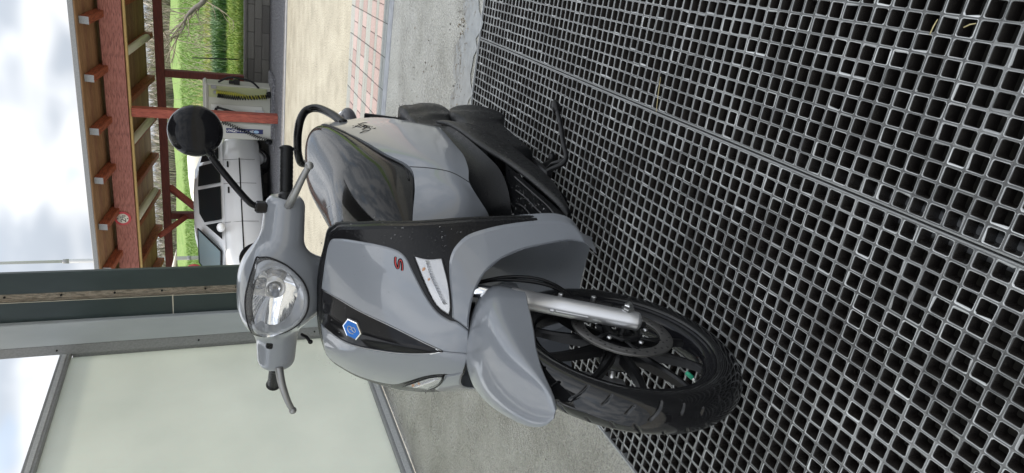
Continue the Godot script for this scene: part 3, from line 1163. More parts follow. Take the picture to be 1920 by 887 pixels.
	for s in [1.0, -1.0]:
		for k in 4:
			var rg := G.new()
			var xx := .195 - k * .034
			rg.tube(spline([Vector3(xx * s, .300, -.335 if k == 0 else -.362), Vector3((xx + .004) * s, .296, -.40), Vector3((xx + .002) * s, .296, -.46), Vector3((xx - .002 + k * .004) * s, .297, -.56 - k * -.012), Vector3((xx - .004) * s, .298, -.63 + k * .02)], 5), [.0042], 8)
			part("floor_rib", rg, M.satin_plastic, flo)
	var in_wall := G.new()
	in_wall.loft([[Vector3(-.195, .21, -.46), Vector3(0, .20, -.46), Vector3(.195, .21, -.46)], [Vector3(-.19, .19, -.8), Vector3(0, .18, -.8), Vector3(.19, .19, -.8)]], false, 1)
	in_wall.loft([[Vector3(-.222, .30, -.30), Vector3(-.16, .30, -.37), Vector3(.16, .30, -.37), Vector3(.222, .30, -.30)], [Vector3(-.21, .50, -.33), Vector3(-.1, .50, -.40), Vector3(.1, .50, -.40), Vector3(.21, .50, -.33)]], false, 1)
	part("floor_underside", in_wall, M.plastic, t)
	# engine, air box, transmission cover, rear wheel
	var ab := part("air_box", nets(Vector3(.04, .20, -1.56), Vector3(.24, .56, -1.10), .012, air_box), M.plastic, t)
	ab.set_meta("label", "black air filter box behind the side panel")
	var cv := part("transmission_cover", nets(Vector3(.03, .03, -1.56), Vector3(.25, .36, -.80), .012, cvt_box), M.plastic, t)
	cv.set_meta("label", "black transmission cover by the rear wheel")
	var eg := G.new()
	eg.box(Vector3(-.02, .25, -1.02), Vector3(.22, .20, .36), .04)
	eg.box(Vector3(0, .42, -1.1), Vector3(.20, .16, .6), .05)
	part("engine", eg, M.satin, t)
	var bl := Basis(Vector3(0, 1, 0), Vector3(1, 0, 0), Vector3(0, 0, -1))
	var rw := G.new()
	rw.lathe(Vector3(0, .262, -1.345), [Vector2(.18, -.045), Vector2(.215, -.05), Vector2(.243, -.044), Vector2(.257, -.022), Vector2(.261, 0), Vector2(.257, .022), Vector2(.243, .044), Vector2(.215, .05), Vector2(.18, .045)], 64, bl)
	var rear := part("rear_wheel", rw, M.rubber, t)
	var rrim := G.new()
	rrim.lathe(Vector3(0, .262, -1.345), [Vector2(0, .03), Vector2(.06, .03), Vector2(.15, .012), Vector2(.18, .044), Vector2(.18, -.044), Vector2(.15, -.012), Vector2(.06, -.03), Vector2(0, -.03)], 48, bl)
	part("rear_rim", rrim, M.satin, rear)
	var pg := G.new()
	pg.box(Vector3(0, .46, -1.50), Vector3(.19, .20, .012), .004, Basis(Vector3.RIGHT, deg_to_rad(-22)))
	pg.box(Vector3(0, .52, -1.44), Vector3(.18, .05, .16), .01)
	part("plate_holder", pg, M.plastic, t)
	var ex := G.new()
	ex.tube([Vector3(-.17, .20, -1.05), Vector3(-.19, .24, -1.25), Vector3(-.20, .30, -1.55)], [.035, .055, .06], 18)
	part("exhaust", ex, M.satin, t)
	# side stand with its foot bar out to the left
	var sd := G.new()
	sd.tube(spline([Vector3(.105, .150, -.80), Vector3(.150, .110, -.775), Vector3(.188, .062, -.765), Vector3(.226, .044, -.835), Vector3(.268, .028, -.905), Vector3(.298, .018, -.965)], 5), [.0085], 10)
	sd.tube([Vector3(.290, .020, -.955), Vector3(.305, .014, -.985), Vector3(.312, .012, -1.000)], [.0125, .016, .012], 10)
	sd.box(Vector3(.125, .115, -.82), Vector3(.05, .03, .12), .008)
	sd.tube([Vector3(.05, .13, -.86), Vector3(.16, .085, -.80), Vector3(.185, .062, -.77)], [.011], 10)
	sd.tube([Vector3(.12, .02, -.93), Vector3(.13, .09, -.86), Vector3(.11, .16, -.80)], [.012], 10)
	sd.tube([Vector3(-.12, .02, -.93), Vector3(-.13, .09, -.86), Vector3(-.11, .16, -.80)], [.012], 10)
	sd.tube([Vector3(-.14, .014, -.95), Vector3(.14, .014, -.95)], [.012], 10)
	part("stand", sd, M.satin, t).set_meta("label", "black stand with its foot lever sticking out to the left")

func panel_side(fine: Array, y: float, z: float) -> float:
	var best := 9.0
	var x := .15
	for r in fine:
		for k in range(20, 75):
			if k >= r.size():
				break
			var p: Vector3 = r[k]
			if p.x < 0:
				continue
			var d := absf(p.y - y) + absf(p.z - z)
			if d < best:
				best = d
				x = p.x
	return x

func seat_row(z: float, h: float, w: float, low: float) -> Array:
	var row := []
	for j in 33:
		var an := lerpf(-PI / 2, PI / 2, j / 32.0)
		var sx := signf(sin(an)) * pow(absf(sin(an)), .72)
		var cy := pow(maxf(cos(an), 0.0), .80)
		row.append(Vector3(w * sx, low + (h - low) * cy, z))
	return row

static func air_box(p: Vector3) -> float:
	var d := sd_box(p - Vector3(.122, .365, -1.31), Vector3(.040, .080, .155), .022)
	d = smin(d, sd_box(p - Vector3(.128, .315, -1.37), Vector3(.040, .06, .09), .025), .03)
	return d + .002 * sin(p.z * 60.0)

static func cvt_box(p: Vector3) -> float:
	var q := p - Vector3(.134, .178, -1.29)
	var d := maxf(Vector2(q.y, q.z).length() - .104, absf(q.x) - .046) - .004
	d = smin(d, sd_box(p - Vector3(.14, .20, -1.08), Vector3(.05, .085, .22), .04), .03)
	return d

# ---------------------------------------------------------------- setting
func sheet(g: G, a0: float, a1: float, b0: float, b1: float, y: float) -> void:
	g.quad(sb(a0, y, b0), sb(a0, y, b1), sb(a1, y, b1), sb(a1, y, b0))

const PIT := [-2.905, 0.60, -1.290, 1.72]    # a0, a1, b0, b1

func make_ground() -> void:
	# terrain: flat round the wash bay, rising as a field behind the low wall
	var g := G.new()
	sheet(g, -13.9, PIT[0] - .03, -70, 70, -.012)
	sheet(g, PIT[1] + .03, 60, -70, 70, -.012)
	sheet(g, PIT[0] - .03, PIT[1] + .03, -70, PIT[2] - .03, -.012)
	sheet(g, PIT[0] - .03, PIT[1] + .03, PIT[3] + .03, 70, -.012)
	struct("ground", g, M.road)
	var rows := []
	var prof := [[-14.0, .36], [-14.6, .42], [-16.5, .52], [-19, .66], [-22, .86], [-26, 1.10], [-32, 1.40], [-40, 1.85], [-50, 2.45], [-65, 3.40], [-85, 4.65], [-110, 5.6], [-150, 6.2], [-260, 6.5], [-600, 4.0]]
	var nz := FastNoiseLite.new()
	nz.frequency = .06
	for p in prof:
		var row := []
		for k in 61:
			var b: float = lerpf(-1, 1, k / 60.0)
			b = signf(b) * pow(absf(b), 1.6) * (90.0 - p[0] * 1.6) - 6.0
			row.append(sb(p[0], p[1] + nz.get_noise_2d(b * 2.0, p[0] * 2.0) * minf(.010 * absf(p[0] + 13.5), .4), b))
		rows.append(row)
	var f := G.new()
	f.loft(rows, false, 1)
	struct("field", f, M.field)
	# wash bay slab round the grating, paver strip, kerb, road, canopy floor
	var c := G.new()
	var fa := -4.50
	sheet(c, fa, PIT[0], -9, 9, 0.0)
	sheet(c, PIT[1], 4.5, -9, 9, 0.0)
	sheet(c, PIT[0], PIT[1], -9, PIT[2], 0.0)
	sheet(c, PIT[0], PIT[1], PIT[3], 9, 0.0)
	struct("concrete_slab", c, M.concrete)
	# standing water along the far edge of the grating
	var nzp := FastNoiseLite.new()
	nzp.frequency = 2.2
	nzp.seed = 8
	for q in [[-3.02, .13, -1.9, 1.7]]:
		var pg := G.new()
		var r0 := []
		var r1 := []
		for k in 91:
			var b: float = lerpf(q[2], q[3], k / 90.0)
			var fade := minf(1.0, minf(k, 90 - k) / 8.0)
			var wv: float = q[1] * fade
			r0.append(sb(q[0] - maxf(.0, wv * (1.0 + 1.2 * nzp.get_noise_2d(b * 2.0, q[0] * 9.0))), .0035, b))
			r1.append(sb(q[0] + maxf(.0, wv * (.6 + 1.2 * nzp.get_noise_2d(b * 2.4, q[0] * 5.0 + 40.0))), .0035, b))
		pg.loft([r0, r1], false, 1)
		struct("puddle", pg, M.puddle)
	var kb := G.new()
	kb.box(sb(-4.56, -.02, 0), Vector3(18, .046, .12), .006, Basis(EB, Vector3.UP, EA))
	struct("concrete_edging", kb, M.edging)
	var cf := G.new()
	sheet(cf, -13.9, -11.05, -12, 9, .004)
	struct("canopy_floor", cf, M.asphalt)
	var lp := G.new()
	lp.box(sb(-11.05, -.004, -1.5), Vector3(21, .02, .10), .003, Basis(EB, Vector3.UP, EA))
	struct("road_edging", lp, M.edging)
	# pavers: each one a piece
	var strip := G.new()
	sheet(strip, -5.94, -4.62, -9, 9, -.006)
	var base := struct("paver_strip", strip, M.joint)
	var rowa := [-5.925, -5.845, -5.765, -5.615, -5.535, -5.455, -5.305, -5.225, -5.145, -4.995, -4.915, -4.765, -4.685, -4.625]
	var mesh := {}
	for k in 13:
		var dep: float = rowa[k + 1] - rowa[k]
		for j in range(-15, 12):
			for h in 2:
				var wide := dep > .1
				if not wide and h == 1:
					continue
				var w := .107 if wide else .217
				var key := "%d %d" % [roundi(dep * 100), roundi(w * 100)]
				if not mesh.has(key):
					var bg := G.new()
					bg.box(Vector3.ZERO, Vector3(w, .04, dep - .005), .0035)
					mesh[key] = bg.done()
				var off := (.055 if k % 2 == 0 else .0)
				var bb: float = (j + .5) * .222 - (w * .5 + .002 if wide else 0.0) + h * .111 + (.0 if wide else off * 0.0)
				if bb < -3.4 or bb > 2.4:
					continue
				var o := put("paver", mesh[key], M.paver_pink[rng.randi() % 3] if wide else M.paver_grey[rng.randi() % 3], base, sb((rowa[k] + rowa[k + 1]) * .5, -.0195 + rng.randf() * .002, bb))
				o.basis = Basis(EB, Vector3.UP, EA).rotated(EB, rng.randf_range(-.006, .006))

func make_grating() -> void:
	var pit := G.new()
	var p := PIT
	var lo := -.34
	pit.quad(sb(p[0], lo, p[2]), sb(p[0], lo, p[3]), sb(p[1], lo, p[3]), sb(p[1], lo, p[2]))
	pit.quad(sb(p[0], lo, p[2]), sb(p[0], 0, p[2]), sb(p[0], 0, p[3]), sb(p[0], lo, p[3]))
	pit.quad(sb(p[1], lo, p[2]), sb(p[1], 0, p[2]), sb(p[1], 0, p[3]), sb(p[1], lo, p[3]))
	pit.quad(sb(p[0], lo, p[2]), sb(p[0], 0, p[2]), sb(p[1], 0, p[2]), sb(p[1], lo, p[2]))
	pit.quad(sb(p[0], lo, p[3]), sb(p[0], 0, p[3]), sb(p[1], 0, p[3]), sb(p[1], lo, p[3]))
	struct("drain_pit", pit, M.pit)
	var fr := G.new()
	var bs := Basis(EB, Vector3.UP, EA)
	fr.box(sb((p[0] + p[1]) * .5, -.008, p[2] + .003), Vector3(.006, .024, p[1] - p[0]), .001, bs)
	fr.box(sb(p[0] + .003, -.008, (p[2] + p[3]) * .5), Vector3(p[3] - p[2], .024, .006), .001, bs)
	for k in 3:
		fr.box(sb((p[0] + p[1]) * .5, -.075, -.298 + 1.0 * k if k < 2 else -1.25), Vector3(.05, .06, p[1] - p[0]), .004, bs)
	struct("grating_frame", fr, M.galv)
	var pitch := 1.0 / 30.0
	var gr := Node3D.new()
	gr.name = numbered("steel_grating")
	add_child(gr)
	gr.set_meta("kind", "structure")
	var nz := FastNoiseLite.new()
	nz.frequency = 5.0
	nz.seed = 5
	for k in 3:
		var b0 := -1.292 + .9995 * k + .0058
		var m := grating_mesh(b0, p[0] + .008, 30, 104, pitch * .988, pitch, nz, k)
		var pan := put("grating_panel", m, M.grating, gr)
		for s in [-.0019, pitch * .988 * 30 + .0019]:
			var eg := G.new()
			eg.col(Color(.24, .245, .24))
			eg.box(sb(p[0] + .008 + 52 * pitch, -.0195, b0 + s), Vector3(.0037, .036, 104 * pitch), .0008, bs)
			part("edge_bar", eg, M.grating, pan)

func grating_mesh(b0: float, a0: float, nb: int, na: int, pb: float, pa: float, nz: FastNoiseLite, sd: int) -> ArrayMesh:
	var V := PackedVector3Array()
	var C := PackedColorArray()
	var I := PackedInt32Array()
	var r := RandomNumberGenerator.new()
	r.seed = 77 + sd
	var per := 12
	var dirs := []     # three points for each corner of the opening
	for c in 4:
		for q in 3:
			dirs.append([c, q])
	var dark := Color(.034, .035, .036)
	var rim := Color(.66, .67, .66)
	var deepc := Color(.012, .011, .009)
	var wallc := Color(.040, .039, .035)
	for j in na:
		for i in nb:
			var cb := b0 + (i + .5) * pb
			var ca := a0 + (j + .5) * pa
			if ca > -0.02 and (cb < -.2 or cb > 1.0) and ca > .2:
				continue
			var first := V.size()
			var wear := nz.get_noise_2d(cb * .6, ca * .6) * .5 + .5
			var chip := r.randi() % 4 if r.randf() < .34 else -1
			var tone := r.randf_range(.62, 1.10) * lerpf(.45, 1.1, clampf(nz.get_noise_2d(cb * 1.7 + 9.0, ca * 1.7) * 1.4 + .62, 0, 1))
			var off := Vector2(r.randf_range(-.0005, .0005), r.randf_range(-.0005, .0005))
			var open := pb * .5 - .0026 + r.randf_range(-.0003, .0003)
			# rings: bottom, inner top, rim out, then the cell's square border
			for ring in 6:
				for k in per:
					var c: int = k / 3
					var q := k % 3
					var sx := [1.0, -1.0, -1.0, 1.0][c] as float
					var sz := [1.0, 1.0, -1.0, -1.0][c] as float
					var an := q * PI / 4
					# corner arc goes from the side to the end
					var cx := cos(an) if c % 2 == 0 else sin(an)
					var cz := sin(an) if c % 2 == 0 else cos(an)
					var h := 0.0
					var y := 0.0
					var col := rim
					var cr := .0034
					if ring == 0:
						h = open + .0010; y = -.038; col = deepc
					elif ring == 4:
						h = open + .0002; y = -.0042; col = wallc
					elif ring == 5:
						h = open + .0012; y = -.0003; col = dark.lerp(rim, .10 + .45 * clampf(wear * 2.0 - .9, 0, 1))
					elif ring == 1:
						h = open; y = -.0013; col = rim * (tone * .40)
					elif ring == 2:
						h = open + .0007; y = 0.0; col = rim * tone
					else:
						h = pb * .5; y = -.0007; col = dark.lerp(rim, .06 + .40 * clampf(wear * 2.0 - .9, 0, 1)); cr = .0026
					var x := sx * (h - cr + cr * cx)
					var z := sz * (h * pa / pb - cr + cr * cz)
					if ring == 3:
						x = sx * h if q < 2 and c % 2 == 0 or q > 0 and c % 2 == 1 else sx * (h - cr)
						z = sz * h * pa / pb if (q > 0 and c % 2 == 0 or q < 2 and c % 2 == 1) else sz * (h * pa / pb - cr)
					elif ring > 0:
						x += r.randf_range(-.00045, .00045)
						z += r.randf_range(-.00045, .00045)
						if chip >= 0 and ring == 1:
							var inw := .0034
							if chip == 0 and sx > 0: x -= inw * r.randf()
							if chip == 1 and sx < 0: x += inw * r.randf()
							if chip == 2 and sz > 0: z -= inw * r.randf()
							if chip == 3 and sz < 0: z += inw * r.randf()
					if ring < 3:
						x += off.x
						z += off.y
					V.append(EB * (cb + x) + EA * (ca + z) + Vector3(0, y - .001, 0))
					C.append(col)
			var order := [0, 4, 1, 2, 5, 3]
			for ring in 5:
				for k in per:
					var k2 := (k + 1) % per
					var lo: int = first + order[ring] * per
					var hi: int = first + order[ring + 1] * per
					I.append_array([lo + k, lo + k2, hi + k2, lo + k, hi + k2, hi + k])
	# solid borders along the long sides
	var out := []
	out.resize(Mesh.ARRAY_MAX)
	out[Mesh.ARRAY_VERTEX] = V
	out[Mesh.ARRAY_COLOR] = C
	out[Mesh.ARRAY_INDEX] = I
	var m := ArrayMesh.new()
	m.add_surface_from_arrays(Mesh.PRIMITIVE_TRIANGLES, out)
	return m

func make_bay() -> void:
	# side wall: a pale panel in a metal frame
	var at := sb(-2.2, 0, -2.87)
	var w := thing("panel_wall", "large pale panel wall in a grey metal frame left of the scooter", "wall", at, SITE_YAW)
	var g := G.new()
	g.box(Vector3(-.02, 1.03, 0), Vector3(.016, 1.94, 4.94), .002)
	part("panel", g, M.panel, w)
	for q in [[Vector3(0, 2.028, 0), Vector3(.055, .062, 5.06), "frame_rail"], [Vector3(0, .055, 0), Vector3(.055, .07, 5.06), "frame_rail"], [Vector3(0, 1.04, -2.505), Vector3(.055, 1.90, .062), "frame_post"], [Vector3(0, 1.04, 2.505), Vector3(.055, 1.90, .062), "frame_post"]]:
		var fg := G.new()
		fg.box(q[0], q[1], .004)
		part(q[2], fg, M.galv_dark, w)
		var ins := G.new()
		var s: Vector3 = q[1]
		ins.box(q[0] + Vector3(.030, 0, 0), Vector3(.006, maxf(s.y - .036, .02), maxf(s.z - .036, .02)), .002)
		part("frame_bead", ins, M.galv, w)
	for z in [-2.45, 0.0, 2.45]:
		var lg := G.new()
		lg.box(Vector3(0, .012, z), Vector3(.05, .022, .10), .002)
		part("foot", lg, M.galv_dark, w)
	# column beside it
	var col := thing("bay_column", "wide pale grey steel column of the wash bay", "column", sb(-4.62, 0, -2.64), SITE_YAW)
	var cg := G.new()
	cg.box(Vector3(.02, 1.75, 0), Vector3(.17, 3.5, .16), .006)
	part("post", cg, M.grey_steel, col)
	var cg2 := G.new()
	cg2.box(Vector3(-.105, 1.75, .02), Vector3(.075, 3.5, .10), .003)
	part("flange", cg2, M.galv_dark, col)
	for y in [.4, 1.2, 2.05, 2.9]:
		var bg := G.new()
		bg.tube([Vector3(-.105, y, .068), Vector3(-.105, y, .078)], [.006], 6)
		part("bolt", bg, M.satin, col)
	var gc := thing("green_column", "dark green steel column with a rusty strip down its middle", "column", sb(-4.66, 0, -2.365), SITE_YAW)
	for q in [[Vector3(.105, 1.75, .065), Vector3(.146, 3.5, .03)], [Vector3(-.105, 1.08 - .4, .065), Vector3(.155, 1.345, .03)], [Vector3(-.105, 2.43, .065), Vector3(.155, 2.14, .03)]]:
		var pg := G.new()
		pg.box(q[0], q[1], .003)
		part("green_cladding", pg, M.green_paint, gc)
	var rg := G.new()
	rg.box(Vector3(.0, 1.75, .045), Vector3(.06, 3.5, .05), .002)
	rg.box(Vector3(-.012, 1.75, .072), Vector3(.004, 3.5, .006), .001)
	part("rusty_strip", rg, M.rust, gc)
	var eg := G.new()
	eg.box(Vector3(-.027, 1.75, .081), Vector3(.003, 3.5, .003), 0)
	eg.box(Vector3(-.105, 1.356, .0815), Vector3(.155, .004, .003), 0)
	part("bright_edge", eg, M.cream_metal, gc)
	for y in [.95, 1.15, 1.42, 1.7, 2.0, 2.3]:
		var bg := G.new()
		bg.tube([Vector3(.010, y, .070), Vector3(.010, y, .078)], [.007], 8)
		part("bolt", bg, M.satin, gc)
	# unseen roof over the bay; two translucent sheets added to pass fill light
	var roof := thing("bay_roof", "unseen metal roof over the wash bay, translucent strips added for fill light", "roof", sb(-2.6, 0, 0), SITE_YAW)
	for k in 5:
		var og := G.new()
		og.box(Vector3(-3.9 + .96 * (k + .5), 3.62 + .004 * (k % 2), .58), Vector3(.975, .03, 5.46), .004)
		part("added_fill_sheet" if k == 1 or k == 2 else "roof_sheet", og, M.added_fill_poly if k == 1 or k == 2 else M.roof_light, roof)
	for b in [-3.8, -2.6, .8]:
		var bm := G.new()
		bm.box(Vector3(b, 3.49, .58), Vector3(.12, .14, 5.4), .005)
		part("roof_beam", bm, M.galv_dark, roof)

func canopy_pt(a: float, y: float, b: float) -> Vector3:
	return Vector3(b + 2.9, y, a + 12.0)

func make_canopy() -> void:
	var yaw := SITE_YAW - deg_to_rad(4.0)
	var c := thing("timber_canopy", "red brown timber canopy with a boarded roof over the vacuum bays", "canopy", sb(-12, 0, -2.9), yaw)
	var add := func(called: String, a: float, y: float, b: float, size: Vector3, m: Material, rx := 0.0, ry := 0.0, ch := .006) -> MeshInstance3D:
		var g := G.new()
		g.box(Vector3.ZERO, size, ch)
		var o := part(called, g, m, c, canopy_pt(a, y, b))
		o.rotation = Vector3(rx, ry, 0)
		return o
	add.call("front_beam", -12.0, 2.40, -2.9, Vector3(9.0, .30, .16), M.beam_wood)
	add.call("batten", -12.03, 2.225, -2.9, Vector3(9.0, .035, .12), M.pine)
	add.call("rear_beam", -14.0, 1.885, -2.9, Vector3(9.0, .145, .14), M.dark_red)
	add.call("front_post", -12.0, 1.105, -2.93, Vector3(.145, 2.205, .145), M.red_wood)
	add.call("front_post", -12.0, 1.105, 1.3, Vector3(.145, 2.205, .145), M.red_wood)
	add.call("front_post", -12.0, 1.105, -7.1, Vector3(.145, 2.205, .145), M.red_wood)
	add.call("rear_post", -14.0, .905, -2.80, Vector3(.13, 1.81, .13), M.dark_red)
	add.call("rear_post", -14.0, .905, -5.72, Vector3(.13, 1.81, .13), M.dark_red)
	add.call("rear_post", -14.0, .905, 1.4, Vector3(.13, 1.81, .13), M.dark_red)
	for q in [[-5.72, 1.0]]:
		var g := G.new()
		g.tube([canopy_pt(-14, 1.22, q[0] + .03), canopy_pt(-14, 1.82, q[0] + .62 * q[1])], [.075], 4)
		part("brace", g, M.red_wood, c)
	var g2 := G.new()
	g2.tube([canopy_pt(-14.0, 1.52, -5.74), canopy_pt(-13.35, 1.99, -5.85)], [.07], 4)
	part("brace", g2, M.red_wood, c)
	# sloping roof: y = 2.72 at a = -11.3, falling towards the back
	var slope := .175
	var ang := atan(slope)
	var ry := func(a: float) -> float: return 2.655 + (a + 11.3) * slope
	for k in 10:
		var b := -7.05 + .8 * k + rng.randf_range(-.012, .012)
		var o: MeshInstance3D = add.call("rafter", -12.95, ry.call(-12.95), b, Vector3(.10, .135, 3.32), M.rafter_wood, -ang, rng.randf_range(-.004, .004))
		var e := G.new()
		e.box(Vector3(0, 0, 1.662), Vector3(.104, .125, .006), .001)
		part("rafter_cap", e, M.galv_dark, o)
	for k in 27:
		var a := -11.32 - k * .125
		add.call("roof_board", a, ry.call(a) + .082, -2.9, Vector3(9.2, .020, .121), M.board[k % 3], -ang, 0.0, .003)
	var fg := G.new()
	fg.box(Vector3.ZERO, Vector3(9.3, .068, .04), .004)
	var fas := part("roof_edge", fg, M.galv_dark, c, canopy_pt(-11.23, ry.call(-11.23) + .118, -2.9))
	fas.rotation.x = 0
	var tp := G.new()
	tp.box(Vector3.ZERO, Vector3(9.3, .02, 3.45), .004)
	var top := part("roof_sheet", tp, M.galv, c, canopy_pt(-12.97, ry.call(-12.97) + .110, -2.9))
	top.rotation.x = -ang
	# tubes of the canopy lamps (off)
	var names := ["right of the front post", "just left of the front post", "near the canopy's left end"]
	for k in 3:
		var b: float = [-2.12, -3.62, -5.05][k]
		var l := thing("canopy_lamp", "unlit fluorescent batten lamp under the canopy, %s" % names[k], "lamp", c.transform * canopy_pt(-13.05, ry.call(-13.05) - .170, b), yaw, "batten lamps under the canopy")
		var lg := G.new()
		lg.tube([Vector3(0, 0, -.72), Vector3(0, 0, -.70), Vector3(0, 0, .70), Vector3(0, 0, .72)], [.032, .056, .056, .032], 14)
		part("diffuser", lg, M.diffuser, l).rotation.x = -ang
		var bg := G.new()
		bg.box(Vector3(0, .045, 0), Vector3(.07, .03, 1.36), .004)
		part("housing", bg, M.cream_metal, l).rotation.x = -ang
	# height signs
	height_sign(c.transform * canopy_pt(-11.905, 2.44, -4.78), yaw, "round red ringed height sign on the front beam")
	height_sign(c.transform * canopy_pt(-13.915, 1.89, -1.28), yaw, "round red ringed height sign on the rear beam")

func height_sign(at: Vector3, yaw: float, label: String) -> void:
	var s := thing("height_sign", label, "sign", at, yaw, "")
	var fz := Basis(Vector3(1, 0, 0), Vector3(0, 0, 1), Vector3(0, -1, 0))
	var g := G.new()
	g.lathe(Vector3.ZERO, [Vector2(0, 0), Vector2(.125, 0), Vector2(.125, .004), Vector2(.122, .006), Vector2(0, .006)], 40, fz)
	part("plate", g, M.sign_red, s)
	var w := G.new()
	w.lathe(Vector3.ZERO, [Vector2(0, .0085), Vector2(.088, .0085), Vector2(.088, .005)], 40, fz)
	part("face", w, M.sign_white, s)
	for q in [["2", .085, Vector3(-.036, -.005, .010)], ["70", .052, Vector3(.030, -.018, .010)], ["m", .034, Vector3(.022, .028, .010)]]:
		var tm := TextMesh.new()
		tm.text = q[0]
		tm.font_size = 32
		tm.pixel_size = q[1] / 24.0
		tm.depth = .002
		part_mesh("digit", tm, M.black, s, q[2])
	for k in [1.0, -1.0]:
		var a := G.new()
		a.tri(Vector3(-.016, .082 * k, .0105), Vector3(.016, .082 * k, .0105), Vector3(0, .058 * k, .0105))
		part("arrow", a, M.black, s)

func part_mesh(called: String, m: Mesh, mt: Material, parent: Node, at: Vector3) -> MeshInstance3D:
	return put(called, m, mt, parent, at)

func make_wall() -> void:
	var w := thing("block_wall", "low grey block wall behind the vacuum machines", "wall", sb(-13.95, 0, -3), SITE_YAW)
	var core := G.new()
	core.box(Vector3(0, .18, -.02), Vector3(18, .40, .14), 0)
	part("core", core, M.joint, w)
	var g := G.new()
	g.box(Vector3.ZERO, Vector3(.492, .128, .03), .005)
	var m := g.done()
	for r in 3:
		for k in range(-18, 19):
			var x := k * .5 + (.25 if r % 2 else 0.0)
			var o := put("block", m, M.block[rng.randi() % 3], w, Vector3(x, .072 + r * .134, .062 + rng.randf() * .004))
			o.rotation.y = rng.randf_range(-.004, .004)
	var cp := G.new()
	cp.box(Vector3(0, .430, 0), Vector3(18, .05, .24), .006)
	part("coping", cp, M.block[0], w)

func coil(pts: Array, turns: int, r: float) -> Array:
	var o := []
	var sp := spline(pts, 8)
	var n := turns * 10
	for k in n + 1:
		var f := float(k) / n * (sp.size() - 1)
		var i := mini(int(f), sp.size() - 2)
		var p: Vector3 = (sp[i] as Vector3).lerp(sp[i + 1], f - i)
		var t: Vector3 = ((sp[i + 1] as Vector3) - (sp[i] as Vector3)).normalized()
		var u := t.cross(Vector3(0, 0, 1)).normalized()
		var v := t.cross(u)
		var an := TAU * k / 10.0
		o.append(p + u * cos(an) * r + v * sin(an) * r)
	return o

